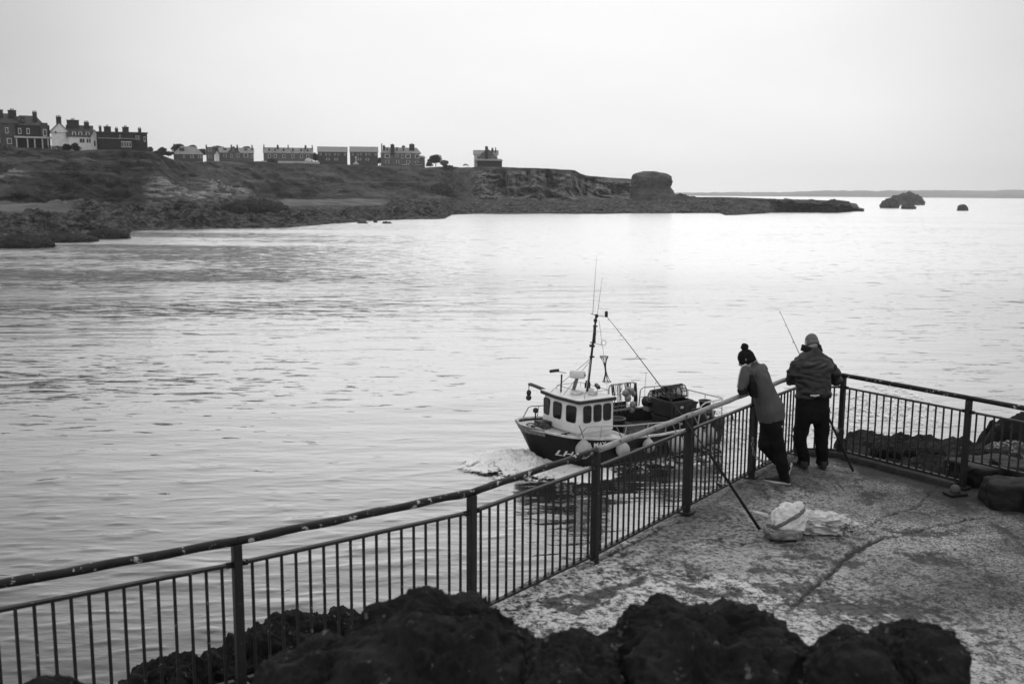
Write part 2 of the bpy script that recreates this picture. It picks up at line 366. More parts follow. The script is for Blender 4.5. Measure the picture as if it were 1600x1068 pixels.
def build_land():
    xs = np.linspace(-420, 1352, 1150)
    T = np.array([[c[0], c[1]] + [q for n in c[2:] for q in n] for c in TC], float)
    I = lambda k: np.interp(xs, T[:, 0], T[:, k])
    yh = np.array([_row0(x) for x in xs])
    Dw = EYE * 1.0 / np.array([_dep(x, y) for x, y in zip(xs, I(1))])
    nodesD = [Dw - 14, Dw, Dw * .55 + I(5) * .45, I(5), I(7), I(9)]
    z = lambda ky, kd: np.array([zat(x, y, D) for x, y, D in zip(xs, I(ky), I(kd))])
    nodesZ = [np.full_like(Dw, -1.5), np.full_like(Dw, .25), z(4, 5) * .42, z(4, 5), z(6, 7), z(8, 9)]
    nodesD += [nodesD[-1] + 14, nodesD[-1] + 60, nodesD[-1] + 500]
    nodesZ += [nodesZ[-1] + .3, nodesZ[-1] - .3, nodesZ[-1] - 1]
    sub = [8, 70, 60, 60, 80, 10, 16, 10]
    D = []; Z = []; K = []
    for i, s in enumerate(sub):
        for k in range(s + (i == len(sub) - 1)):
            u = k / s
            zz = u if i != 4 else u
            D.append(nodesD[i] * (1 - u) + nodesD[i + 1] * u); Z.append(nodesZ[i] * (1 - u) + nodesZ[i + 1] * u); K.append(np.full_like(Dw, i + u))
    D = np.array(D); Z = np.array(Z); K = np.array(K)
    dirs = np.array([azim(x) for x in xs])
    X = D * dirs[:, 0]; Y = D * dirs[:, 1]
    p = np.stack([X, Y, Z * 2], -1)
    XS = np.broadcast_to(xs, D.shape)
    fore = sstep(.9, 1.3, K) * sstep(3.3, 2.7, K)
    slope = sstep(2.8, 3.4, K) * sstep(5.0, 4.7, K)
    edge = sstep(4.4, 5, K)
    cl = sstep(715, 760, XS) * sstep(1005, 990, XS) * slope
    beach = np.maximum(sstep(135, 90, XS) * sstep(2.2, 2.5, K) * sstep(3.1, 2.95, K), sstep(425, 450, XS) * sstep(612, 590, XS) * sstep(2.25, 2.5, K) * sstep(3.02, 2.9, K))
    beach *= sstep(-.6, -.3, fbm(p * .05, 3))
    rg = fbm(p * .05, 5, .55, True)
    fore = fore * (1 - .5 * sstep(690, 730, XS))
    fore = fore * (1 - .75 * sstep(418, 445, XS) * sstep(620, 600, XS) * sstep(1.6, 2.2, K))
    Z = Z + fore * (1 - .85 * beach) * (rg * 1.5 + fbm(p * .25, 4, .6) * 1.1 + sstep(.1, .5, fbm(p * .12, 3)) * 1.2) + sstep(1040, 1080, XS) * sstep(1.0, 1.6, K) * sstep(7, 5, K) * sstep(1350, 1300, XS) * (fbm(np.stack([X * .12, Y * .02, X * 0], -1), 5, .65) * 1.3 + .2)
    Z = Z + slope * (1 - cl) * (fbm(p * .022, 5) * 3.6 + fbm(p * .10, 5, .6) * 1.8)
    # cliffs: vertical gullies cut back into the face
    gul = fbm(np.stack([XS * .055, K * .6, K * 0], -1), 4) * 1.0 + fbm(p * .1, 4) * .5
    back = cl * gul * 16 * sstep(3.0, 3.5, K)
    gl = 1.4 * np.exp(-((XS - 856) / 6) ** 2) + .5 * np.exp(-((XS - 790) / 5) ** 2) + .8 * np.exp(-((XS - 700) / 8) ** 2) + .9 * np.exp(-((XS - 914) / 5) ** 2)
    back = back + slope * gl * 16 * sstep(3, 3.6, K)
    D2 = D + back
    Z = Z + sstep(4.6, 5.2, K) * fbm(p * .06, 4) * .5 * sstep(7.5, 6.5, K)
    # shore outline
    D2 = D2 + sstep(2, 1, K) * (fbm(np.stack([X * .03, Y * .03, X * 0], -1), 5, .6) * np.interp(XS, [0, 250, 450], [2.5, 4, 9]))
    X = D2 * dirs[:, 0]; Y = D2 * dirs[:, 1]
    pale = sstep(218, 240, XS) * sstep(402, 372, XS) * np.exp(-((K - 3.45) / .45) ** 2) * 1.5 * sstep(-.3, .35, fbm(p * .06, 4))
    pale = np.maximum(pale, .8 * sstep(200, 120, XS) * np.exp(-((K - 3.02) / .07) ** 2) * sstep(.05, .3, fbm(p * .05, 3)))
    pale = np.maximum(pale, .7 * sstep(60, 20, XS) * np.exp(-((K - 3.75) / .05) ** 2))
    Z = Z + np.clip(pale, 0, 1) * (fbm(np.stack([X * .03, Y * .03, Z * .5], -1), 4, .6, True) * 2.5)
    rock = np.clip(np.maximum(sstep(3.12, 2.9, K + fbm(p * .04, 3) * .25), 0), 0, 1)
    Z = np.where((K > 1.02) & (K < 2.6), np.maximum(Z, .42 + .6 * sstep(1, 1.5, K)), Z)
    Pt = np.stack([X, Y, Z], -1)
    o = grid_mesh('headland', Pt, M_LAND, dict(rock=rock, cliff=cl, pale=np.clip(pale, 0, 1), beach=beach)); tag(o, kind='structure')
    return o
def _dep(x, y):
    r = _ray(x, y); return -r[2] / math.hypot(r[0], r[1])
def _row0(x): return 0.0
land = build_land()

# low far shore across the bay
def far_hills():
    xs = np.linspace(960, 1900, 500); D0 = 3500.
    dirs = np.array([azim(x) for x in xs])
    h = 9 + 17 * sstep(1000, 1450, xs) * (1 + .0 * xs) + fbm(np.stack([xs * .012, xs * 0, xs * 0], -1), 5) * 3
    h = h + 5 * np.exp(-((xs - 1580) / 22) ** 2) + 4 * np.exp(-((xs - 1690) / 60) ** 2)
    prof = [(0, -.3), (60, .25), (220, .6), (500, .85), (800, 1.0), (1100, .8)]
    Pt = np.array([[(dirs[i, 0] * (D0 + d), dirs[i, 1] * (D0 + d), h[i] * f + (fbm(np.array([xs[i] * .05, d * .01, 0])[None], 3)[0] * 3 if f > 0 else 0)) for i in range(len(xs))] for d, f in prof])
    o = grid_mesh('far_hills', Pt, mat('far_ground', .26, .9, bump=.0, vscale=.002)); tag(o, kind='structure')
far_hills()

# ------------------------------------------------------------------ rocks
def rock_material(name, a, b_, spot, rough=.75, sc=1.0, th=.62, bd=.03, spec=.3):
    m = mat(name, a, rough, var=b_, vscale=3 * sc, spots=(spot, 14 * sc, th), bump=bd, bscale=9 * sc, spec=spec, detail=9)
    return m
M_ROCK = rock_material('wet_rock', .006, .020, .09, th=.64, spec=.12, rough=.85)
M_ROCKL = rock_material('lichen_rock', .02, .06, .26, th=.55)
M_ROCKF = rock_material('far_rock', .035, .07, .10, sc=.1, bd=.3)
def rock(name, c, r, label=None, m=None, seed=0, rz=0, n=(150, 220), amp=.22, fr=1.3, sq=1.0, parent=None, group=None, flat=None, kind=None):
    th = np.linspace(1e-5, math.pi - 1e-5, n[0])[:, None]; ph = np.linspace(0, 2 * math.pi, n[1], endpoint=False)[None, :]
    d = np.stack([np.sin(th) * np.cos(ph), np.sin(th) * np.sin(ph), np.cos(th) * np.ones_like(ph)], -1)
    e = np.sign(d) * np.abs(d) ** sq
    r_ = np.array(r, float); rm = min(sorted(r_)[1], 1.3 * min(r_))
    B_ = e * r_; p = B_ / rm * fr + seed * 7.77
    k = fbm(p, 3) * 1.0 + .62 * fbm(p * 1.9, 5, .6, True) - .25 * np.maximum(0, fbm(p * 3.1 + 4, 3, .5, True) - .35) + .15 * fbm(p * 6, 5, .65)
    nn = d / r_; nn = nn / np.linalg.norm(nn, axis=-1, keepdims=True)
    P_ = B_ + nn * (k * amp * rm)[..., None]
    if flat is not None: P_[..., 2] = np.minimum(P_[..., 2], flat + .1 * (P_[..., 2] - flat) + 0.0)
    cz, sz = math.cos(rz), math.sin(rz)
    P2 = P_.copy(); P2[..., 0] = P_[..., 0] * cz - P_[..., 1] * sz; P2[..., 1] = P_[..., 0] * sz + P_[..., 1] * cz
    o = grid_mesh(name, P2, m or M_ROCK, wrap=True)
    o.location = c
    if parent: o.parent = parent
    if label: tag(o, label, 'rock', group, kind)
    elif kind: tag(o, kind=kind)
    return o

# ------------------------------------------------------------------ platform
PX = [(-3.56, 5.63), (-1.92, 6.68), (-.32, 7.86), (.81, 9.22), (1.97, 10.76), (3.03, 12.17), (3.93, 13.33), (4.50, 13.28), (5.53, 11.80), (6.72, 10.10)]
def offs(pts, d):
    out = []
    for i, p in enumerate(pts):
        a = Vector(pts[max(i - 1, 0)]); c = Vector(pts[min(i + 1, len(pts) - 1)]); t = (c - a).normalized(); out.append((p[0] - t.y * d, p[1] + t.x * d))
    return out
OUT = offs(PX, .16)
POLY = OUT + [(8.4, 7.6), (10.5, 4.0), (10.5, 1.5), (-4.0, 1.5), (-4.6, 4.6)]
def inside(X, Y, poly):
    c = np.zeros(X.shape, bool); n = len(poly)
    for i in range(n):
        x1, y1 = poly[i]; x2, y2 = poly[(i + 1) % n]
        if y1 == y2: continue
        c ^= ((y1 > Y) != (y2 > Y)) & (X < (x2 - x1) * (Y - y1) / (y2 - y1) + x1)
    return c
def dist_poly(X, Y, pts):
    d = np.full(X.shape, 1e9)
    for (x1, y1), (x2, y2) in zip(pts, pts[1:]):
        vx, vy = x2 - x1, y2 - y1; L = vx * vx + vy * vy
        u = np.clip(((X - x1) * vx + (Y - y1) * vy) / L, 0, 1)
        d = np.minimum(d, np.hypot(X - x1 - u * vx, Y - y1 - u * vy))
    return d
def concrete_material():
    m = bpy.data.materials.new('weathered_concrete'); m.use_nodes = True; t = m.node_tree; b = t.nodes['Principled BSDF']
    b.inputs['Roughness'].default_value = .85; b.inputs['Specular IOR Level'].default_value = .25
    geo = N(t, 'ShaderNodeNewGeometry')
    def noise(sc, det=6.0, rg=.62, st=(1, 1, 1)):
        mp = N(t, 'ShaderNodeMapping'); mp.inputs['Scale'].default_value = st; t.links.new(geo.outputs['Position'], mp.inputs[0])
        n = N(t, 'ShaderNodeTexNoise', i_Scale=sc, i_Detail=det, i_Roughness=rg); t.links.new(mp.outputs[0], n.inputs['Vector']); return n.outputs[0]
    def ramp(v, a, c, lo, hi):
        r = N(t, 'ShaderNodeMapRange'); r.inputs[1].default_value = a; r.inputs[2].default_value = c; r.inputs[3].default_value = lo; r.inputs[4].default_value = hi
        if not isinstance(v, float): t.links.new(v, r.inputs[0])
        return r.outputs[0]
    def att(n): a = N(t, 'ShaderNodeAttribute'); a.attribute_name = n; return a.outputs['Fac']
    base = mth(t, 'MULTIPLY', ramp(noise(.9), .40, .60, .05, .19), ramp(noise(.33, 3.0), .42, .58, .45, 1.15))
    agg = ramp(noise(38, 4.0, .7), .44, .58, .30, 2.1)       # exposed aggregate
    v = mth(t, 'MULTIPLY', base, agg)
    fine = ramp(noise(120, 2.0), .40, .62, .6, 1.45); v = mth(t, 'MULTIPLY', v, fine)
    lich = mth(t, 'MULTIPLY', att('lichen'), ramp(noise(16, 7.0, .75), .42, .56, 0, 1))   # pale crust
    mx = N(t, 'ShaderNodeMix', data_type='FLOAT'); t.links.new(lich, mx.inputs[0]); t.links.new(v, mx.inputs[2]); mx.inputs[3].default_value = .62; v = mx.outputs[0]
    dk = mth(t, 'MULTIPLY', ramp(noise(2.2, 10.0, .80, (1, .6, 1)), .53, .59, 0, 1), .85)
    dk = mth(t, 'MAXIMUM', dk, ramp(noise(7.5, 8.0, .76), .57, .63, 0, .9))
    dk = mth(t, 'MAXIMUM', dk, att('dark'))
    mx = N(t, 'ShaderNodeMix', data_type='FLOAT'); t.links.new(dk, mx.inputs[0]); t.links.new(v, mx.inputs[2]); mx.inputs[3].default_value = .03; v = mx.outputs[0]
    t.links.new(v, b.inputs['Base Color'])
    h = mth(t, 'ADD', mth(t, 'MULTIPLY', noise(38, 4.0, .7), .6), noise(6, 6.0, .7))
    bp = N(t, 'ShaderNodeBump', i_Strength=1.0, i_Distance=.02); t.links.new(h, bp.inputs['Height']); t.links.new(bp.outputs[0], b.inputs['Normal'])
    return m
M_CON = concrete_material()
def gp(*pts): return [tuple(gnd(x, y, DECK)[:2]) for x, y in pts]
def build_platform():
    g = .02
    xs = np.arange(-1.6, 8.6, g); ys = np.arange(4.0, 13.8, g)
    X, Y = np.meshgrid(xs, ys)
    q = lambda s, o: fbm(np.stack([X * s, Y * s, np.full_like(X, o)], -1), 4, .55)
    wob = q(1.8, 2) * .12 + q(9, 3) * .03
    cracks = [gp((1240, 945), (1275, 915), (1300, 893), (1322, 868), (1345, 857), (1372, 843), (1402, 836)), gp((1402, 836), (1440, 826), (1480, 815), (1530, 806)),
              gp((1345, 830), (1382, 805), (1432, 788), (1452, 770), (1475, 748)), gp((890, 890), (935, 880), (975, 858), (1040, 820), (1075, 812)),
              gp((1105, 850), (1145, 832)), gp((905, 885), (970, 888), (1060, 900), (1110, 905)), gp((1160, 850), (1185, 842))]
    wid = [.034, .024, .012, .014, .010, .014, .010]
    cr = np.zeros_like(X)
    for c, wd in zip(cracks, wid):
        d = dist_poly(X + wob * .35 + q(8, 41) * .03, Y + wob * .35 + q(8, 42) * .03, c); cr = np.maximum(cr, sstep(wd * 1.3, wd * .5, d + q(14, 5) * .014 + q(3, 6) * wd * .5))
    snake = [gp((868, 948), (880, 955), (905, 958), (925, 945), (920, 935), (945, 928), (975, 917), (1000, 905)), gp((868, 948), (878, 938), (900, 934), (912, 938)), gp((1060, 915), (1110, 925), (1150, 930))]
    dark = cr.copy()
    for c in snake: dark = np.maximum(dark, .85 * sstep(.085, .055, dist_poly(X + wob * .4 + q(5, 43) * .05, Y + wob * .4 + q(5, 44) * .05, c) + q(2.2, 45) * .05))
    for (px, py, a, bb) in [(1325, 880, .22, .1), (1440, 832, .55, .12), (1240, 920, .4, .16), (1300, 945, .5, .2), (1360, 950, .7, .25), (1530, 985, .12, .05), (1545, 1005, .12, .05), (1500, 1015, .1, .05), (1250, 870, .3, .1), (1210, 895, .25, .08)]:
        c = gnd(px, py, DECK); rr = np.hypot((X - c.x) / a, (Y - c.y) / bb) + q(5, 7) * .9 + q(20, 8) * .5
        dark = np.maximum(dark, .8 * sstep(.95, .7, rr))
    # algae and dirt along the railing foot
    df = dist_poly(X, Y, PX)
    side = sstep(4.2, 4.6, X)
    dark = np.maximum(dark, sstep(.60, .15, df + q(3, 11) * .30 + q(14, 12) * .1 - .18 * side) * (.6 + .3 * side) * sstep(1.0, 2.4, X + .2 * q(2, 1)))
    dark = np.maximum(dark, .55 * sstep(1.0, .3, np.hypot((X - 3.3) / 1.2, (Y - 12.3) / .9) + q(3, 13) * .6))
    lich = sstep(11.3, 8.6, Y + X * .35 + q(.9, 21) * 1.6) * .95
    lich = np.maximum(lich, .35)
    lich = lich * sstep(4.9, 2.2, X + q(1, 22)) + .12
    Z = DECK + q(.5, 31) * .035 + q(3, 32) * .006 + q(16, 33) * .003 - cr * .03 - np.clip(dark - cr, 0, 1) * .004
    o = grid_mesh('platform', np.stack([X, Y, Z], -1), M_CON, dict(dark=np.clip(dark, 0, 1), lichen=np.clip(lich, 0, 1)),
                  mask=inside((X[:-1, :-1] + X[1:, 1:]) / 2 + wob[:-1, :-1] * .25, (Y[:-1, :-1] + Y[1:, 1:]) / 2 + wob[:-1, :-1] * .25, POLY))
    tag(o, kind='structure')
    # the body of the quay under the surface
    bm = bmesh.new(); pl = [(x, y) for x, y in POLY]
    c = Vector((2, 6.5)); top = []; bot = []
    for x, y in pl:
        d = (Vector((x, y)) - c).normalized() * .03
        top.append(bm.verts.new((x - d.x, y - d.y, DECK - .07))); bot.append(bm.verts.new((x + d.x * 18, y + d.y * 18, -1.5)))
    bm.faces.new(top)
    for i in range(len(pl)): j = (i + 1) % len(pl); bm.faces.new((top[i], bot[i], bot[j], top[j]))
    me = bpy.data.meshes.new('quay_wall'); bmesh.ops.recalc_face_normals(bm, faces=bm.faces[:]); bm.to_mesh(me); bm.free()
    tag(link('quay_wall', me, mat('quay_concrete', .09, .9, var=.05, vscale=1.2, bump=.06, bscale=4)), kind='structure')
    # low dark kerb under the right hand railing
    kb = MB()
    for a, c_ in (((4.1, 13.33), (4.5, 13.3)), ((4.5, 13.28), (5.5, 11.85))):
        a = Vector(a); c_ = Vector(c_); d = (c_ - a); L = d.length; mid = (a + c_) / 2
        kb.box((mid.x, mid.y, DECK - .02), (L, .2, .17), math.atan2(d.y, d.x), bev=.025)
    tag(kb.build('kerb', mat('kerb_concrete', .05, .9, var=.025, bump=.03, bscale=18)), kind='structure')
build_platform()

# ------------------------------------------------------------------ railings
def rust_paint():
    m = mat('flaking_black_paint', .009, .55, var=.018, spec=.25, vscale=6, spots=(.42, 13, .60), bump=.004, bscale=60)
    return m
M_RAIL = rust_paint()  # crusted pipe
M_RAILW = mat('worn_pale_rail_paint', .20, .5, var=.30, vscale=7, spots=(.025, 10, .60), bump=.004, bscale=60)
M_RAILB = mat('black_rail_paint', .008, .5, var=.012, vscale=9, spots=(.20, 22, .68), bump=.003, bscale=80)
TOP, MID, BOT = 1.12, .955, .085
def rail_run(label, pts, rail_mats, lead=(0, 0), low=None, posts=None):
    o = empty('railing', (pts[0][0], pts[0][1], DECK)); base = Vector((pts[0][0], pts[0][1], 0)); tag(o, label, 'railing', 'railings round the platform')
    L = lambda x, y, z: (x - base.x, y - base.y, z)
    for i, (x, y) in enumerate(pts):
        if posts and not posts[i]: continue
        a = Vector(pts[max(i - 1, 0)]); c = Vector(pts[min(i + 1, len(pts) - 1)]); ang = math.atan2(c.y - a.y, c.x - a.x)
        p = MB().box(L(x, y, TOP / 2 - .04), (.062, .070, TOP + .04), ang, bev=.006)
        po = p.build('post', M_RAILB, o)
        f = MB().box(L(x, y, .012), (.15, .15, .024), ang, bev=.004); f.build('base_plate', M_RAILB, po)
        for s in (-1, 1):
            b = MB()
            if (i == 0 and s < 0) or (i == len(pts) - 1 and s > 0): continue
            d = Vector((math.cos(ang), math.sin(ang))) * s
            b.box(L(x + d.x * .052, y + d.y * .052, MID), (.05, .03, .04), ang, bev=.005)
            b.build('clamp', M_RAIL, po); b = MB()
            b.tube([L(x + d.x * .06 - d.y * .03, y + d.y * .06 + d.x * .03, MID), L(x + d.x * .06 + d.y * .035, y + d.y * .06 - d.x * .035, MID)], .013, 6)
            b.build('clamp_bolt', M_RAIL, po)
    # handrail, slightly uneven pipe
    P_ = [Vector((p[0], p[1], TOP)) for p in pts]
    if lead[0]: P_.insert(0, P_[0] + (P_[0] - P_[1]).normalized() * lead[0])
    if lead[1]: P_.append(P_[-1] + (P_[-1] - P_[-2]).normalized() * lead[1])
    for k, (a, c) in enumerate(zip(P_, P_[1:])):
        n = max(2, int((c - a).length / .12)); q = [a.lerp(c, i / n) for i in range(n + 1)]
        q = [Vector((v.x - base.x, v.y - base.y, v.z + .003 * math.sin(9 * v.x + 5 * v.y))) for v in q]
        rr = [.031 + .0022 * math.sin(31 * v.x + 17 * v.y) + .001 * math.sin(83 * v.x) for v in q]
        MB().tube(q, rr, 14).build('handrail', rail_mats[min(k, len(rail_mats) - 1)], o, smooth=True)
    for k, (a, c) in enumerate(zip(pts, pts[1:])):
        a = Vector(a); c = Vector(c); d = c - a; Ln = d.length; u = d / Ln; ang = math.atan2(d.y, d.x)
        bot = BOT if not low or k not in low else low[k]
        m = MB(); mid = (a + c) / 2
        m.box(L(mid.x, mid.y, MID), (Ln - .10, .040, .022), ang); m.box(L(mid.x, mid.y, bot), (Ln - .10, .040, .020), ang)
        nb = max(2, round(Ln / .108) - 1)
        for i in range(nb):
            s = (i + 1) / (nb + 1) * Ln; p = a + u * s; jit = Vector((-u.y, u.x)) * rng.uniform(-.003, .003)
            m.tube([L(p.x + jit.x, p.y + jit.y, bot + .008), L(p.x, p.y, MID - .008)], .0118, 7, cap=False)
            m.box(L(p.x, p.y, bot + .016), (.022, .022, .016), ang)
        m.build('panel', M_RAILP if k not in () else M_RAIL, o)
    return o
M_RAILP = mat('panel_paint', .009, .6, var=.016, vscale=7, spots=(.20, 24, .64), bump=.003, bscale=80)
ext = (PX[0][0] - .84 * 1.95, PX[0][1] - .54 * 1.95)
rail_run('black iron railing running from the bottom left along the quay edge towards the two anglers', [ext] + PX[:7], [M_RAIL, M_RAIL, M_RAIL, M_RAIL, M_RAILW, M_RAILW, M_RAILW, M_RAILW])
rail_run('black iron railing with rough crusted handrail on the right behind the second angler', PX[6:], [M_RAIL], lead=(0, .0), low={2: .36}, posts=[False, True, True, True])

# ------------------------------------------------------------------ rocks near the platform
def R_(px, py, Y): return at(px, py, Y)
def fg_rock(cx, top, Y, hw, label, seed, ry=.55, down=1.6, amp=.15):
    """rock standing in front of the platform: crest seen at (cx, top)"""
    t_ = at(cx, top, Y); k = at(cx + hw, top, Y).x - t_.x
    rz_ = (t_.z - (DECK - .15)) 
    return rock('rock', (t_.x, Y, t_.z - rz_ * .98), (k * 1.0, ry, rz_), label, M_ROCK, seed, amp=amp, fr=1.15, sq=.86, n=(300, 440))
fg_rock(700, 965, 3.7, 270, 'big dark out of focus boulder at the bottom centre, left of the other two', 3, ry=.75)
fg_rock(1110, 975, 3.7, 275, 'broad dark boulder in the foreground below the pale lichen patch', 5, ry=.75)
fg_rock(1440, 1010, 3.6, 130, 'smaller dark boulder at the bottom right corner of the foreground', 8, ry=.6)
fg_rock(480, 1025, 3.7, 150, 'dark lower boulder at the left foot of the big centre boulder', 14, ry=.6)
fg_rock(900, 1022, 3.5, 150, 'dark boulder wedged low between the two big ones', 16, ry=.6)
fg_rock(1335, 1022, 3.45, 110, 'low dark boulder under the right shoulder of the broad boulder', 18, ry=.6)
fg_rock(80, 1085, 4.0, 120, 'low dark rock at the bottom left under the railing', 11, ry=.5)
# rocks outside the railing, left
for (px, py, Y, r, sd, lb) in [(520, 985, 8.3, (.8, .5, .7), 21, 'dark rock just outside the railing left of the big boulder'),
                              (420, 1010, 7.7, (.55, .45, .6), 23, 'dark rock behind the second railing post'),
                              (270, 1058, 7.3, (.5, .4, .5), 25, 'small wet rock seen low between the railing bars')]:
    t_ = at(px, py, Y); rock('rock', (t_.x, Y, t_.z - r[2] * .85), (r[0], r[1], r[2] * 1.0), lb, M_ROCK, sd)
rock('shore_rocks', (-1.6, 8.4, DECK - 3.4), (1.9, 1.0, 3.0), None, M_ROCK, 33, rz=.6, kind='structure')
# right: flat wet shelf beyond the railing, as ground
def shelf():
    g = .04; xs = np.arange(4.3, 15, g); ys = np.arange(7.5, 21, g); X, Y = np.meshgrid(xs, ys)
    q = lambda s, o, n=5, gg=.55: fbm(np.stack([X * s, Y * s, np.full_like(X, o)], -1), n, gg)
    edge = 14.9 + .9 * q(.5, 1) + sstep(8.0, 9.2, X) * .3 - sstep(5.6, 4.6, X) * .9        # seaward edge as a distance
    top = DECK - .20 + .14 * q(1.1, 2) + .10 * fbm(np.stack([X * 2.4, Y * 2.4, X * 0], -1), 5, .6, True) * .4 + .04 * q(7, 3)
    tall = sstep(6.9, 7.35, X + .25 * q(1.2, 5)) * sstep(14.2, 14.7, Y + .3 * q(1.2, 6))
    top = top + tall * (.50 + .12 * q(1.5, 7))
    top = top + .12 * sstep(-.1, .6, q(.8, 8)) 
    drop = sstep(0, .9, Y - edge)
    left = sstep(4.95, 4.5, X + .3 * q(1, 9))
    Z = top * (1 - drop) + -.8 * drop; Z = Z * (1 - left) + (-.8) * left
    Z = np.where(inside(X, Y, POLY), DECK - .9, Z)
    tag(grid_mesh('shore_rocks', np.stack([X, Y, Z], -1), M_ROCK), kind='structure')
shelf()
for (px, py, Y, r, sd, lb) in [(1545, 712, 12.9, (.34, .26, .16), 43, 'flat wet rock just beyond the end post of the railing'),
                              (1590, 703, 13.4, (.42, .3, .2), 47, 'lichen flecked flat rock behind the far right railing panel'),
                              (1420, 700, 14.0, (.5, .3, .16), 41, 'low flat rock lying on the shelf behind the middle of the right railing')]:
    t_ = at(px, py, Y); rock('rock', (t_.x, Y, t_.z - r[2] * .6), r, lb, M_ROCK if sd != 47 else M_ROCKL, sd, sq=.6, n=(90, 130), amp=.12, fr=2.2)
# squared blocks at the right edge of the platform
def block(c, d, rz, label, seed):
    u = np.linspace(-1, 1, 60)
    bm = bmesh.new(); bmesh.ops.create_cube(bm, size=2); bmesh.ops.subdivide_edges(bm, edges=bm.edges[:], cuts=24, use_grid_fill=True)
    V = np.array([v.co[:] for v in bm.verts]); e = 9.
    ln = (np.abs(V) ** e).sum(1) ** (1 / e); V = V / ln[:, None]
    V = V * np.array(d) / 2; V = V + (V / np.linalg.norm(V, axis=1)[:, None]) * (fbm(V * 4 + seed, 4) * .045)[:, None]
    for v, q in zip(bm.verts, V): v.co = q
    me = bpy.data.meshes.new('stone_block'); bm.to_mesh(me); bm.free()
    o = link('stone_block', me, M_BLOCK, None, True); o.location = c; o.rotation_euler = (0, 0, rz); tag(o, label, 'stone block', 'stone blocks by the end of the platform')
M_BLOCK = rock_material('dark_stone', .009, .018, .06, th=.66, bd=.015)
g1 = gnd(1588, 792, DECK); block((g1.x, g1.y + .1, DECK + .12), (.62, .5, .34), -.15, 'dark squared stone block nearest the platform at the right edge', 1)
g1 = gnd(1640, 800, DECK); block((g1.x, g1.y + .1, DECK + .12), (.5, .5, .36), -.3, 'dark stone block cut off by the right edge of the picture', 2)
g1 = gnd(1600, 765, DECK); block((g1.x + .1, g1.y + .15, DECK + .16), (.75, .5, .3), -.1, 'darker stone block lying behind the squared block', 3)
g1 = gnd(1560, 758, DECK); block((g1.x, g1.y + .25, DECK + .08), (.9, .7, .34), .2, 'black wet block right beside the foot of the end post', 4)
# old iron ring bolt on the concrete
def bolt():
    c = gnd(1492, 772, DECK); o = empty('ring_bolt', (c.x, c.y, DECK)); tag(o, 'rusty dome headed iron bolt on its plate by the end post', 'bolt')
    MB().box((0, 0, .012), (.24, .17, .03), .3, bev=.01).build('plate', M_BLOCK, o)
    MB().lathe([(.058, .02), (.06, .06), (.05, .095), (.03, .115), (.004, .12)], n=18).build('dome', mat('rust', .10, .8, var=.05, bump=.01), o, True)
bolt()
# ---- sea stack and skerries far out
t_ = at(1019, 272, 615)
def stack():
    xs = [(272, -20, 18), (276, -26, 24), (283, -29, 27), (292, -31, 24), (300, -32, 30), (307, -33, 40), (316, -36, 52)]
    rings = []; n = 90
    for (y, a, b_) in xs:
        z = zat(1019, y, 610); sx = (b_ - a) / 2 * 610 / FPX; cx = t_.x + (a + b_) / 2 * 610 / FPX
        rings.append((z, sx, cx))
    Z = np.linspace(rings[-1][0] - 6, rings[0][0], 60); zz = [r[0] for r in rings][::-1]
    SX = np.interp(Z, zz, [r[1] for r in rings][::-1]); CXX = np.interp(Z, zz, [r[2] for r in rings][::-1])
    Z = np.concatenate([Z, Z[-1] + np.array([.8, 1.3, 1.5])]); SX = np.concatenate([SX, SX[-1] * np.array([.8, .5, .02])]); CXX = np.concatenate([CXX, [CXX[-1]] * 3])
    ph = np.linspace(0, 2 * math.pi, n, endpoint=False)
    P_ = np.stack([CXX[:, None] + SX[:, None] * np.cos(ph), 612 + SX[:, None] * .8 * np.sin(ph), Z[:, None] * np.ones(n)], -1)
    k = fbm(P_ * np.array([.12, .12, .06]), 5, .6)
    k2 = fbm(P_ * np.array([.35, .35, .5]), 4, .6, True)
    P_[..., 0] += np.cos(ph) * (k * 2.2 + k2 * .9); P_[..., 1] += np.sin(ph) * (k * 2.6 + k2 * .9); P_[..., 2] += k * .8
    P_[..., 0] -= t_.x; P_[..., 1] -= 612; P_[..., 2] -= 5
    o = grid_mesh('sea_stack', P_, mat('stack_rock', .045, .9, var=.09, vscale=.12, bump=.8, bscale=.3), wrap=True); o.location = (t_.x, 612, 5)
    tag(o, 'flat topped sea stack standing apart at the end of the cliffs', 'sea stack')
stack()
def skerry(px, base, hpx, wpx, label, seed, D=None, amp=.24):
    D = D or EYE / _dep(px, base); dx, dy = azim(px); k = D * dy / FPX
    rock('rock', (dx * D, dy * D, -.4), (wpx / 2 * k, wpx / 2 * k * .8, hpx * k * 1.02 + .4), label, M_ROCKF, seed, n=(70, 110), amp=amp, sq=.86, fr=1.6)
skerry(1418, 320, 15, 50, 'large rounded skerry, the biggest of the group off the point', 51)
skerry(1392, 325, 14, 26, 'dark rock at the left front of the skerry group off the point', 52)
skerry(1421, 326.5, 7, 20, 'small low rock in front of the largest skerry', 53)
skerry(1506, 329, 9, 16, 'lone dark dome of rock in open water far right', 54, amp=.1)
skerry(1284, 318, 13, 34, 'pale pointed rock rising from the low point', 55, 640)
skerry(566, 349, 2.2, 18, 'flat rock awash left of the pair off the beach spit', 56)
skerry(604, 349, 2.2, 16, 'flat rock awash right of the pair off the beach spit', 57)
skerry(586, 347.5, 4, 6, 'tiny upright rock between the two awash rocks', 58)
skerry(1070, 312, 12, 16, 'small pinnacle leaning against the right foot of the sea stack', 59, 600)

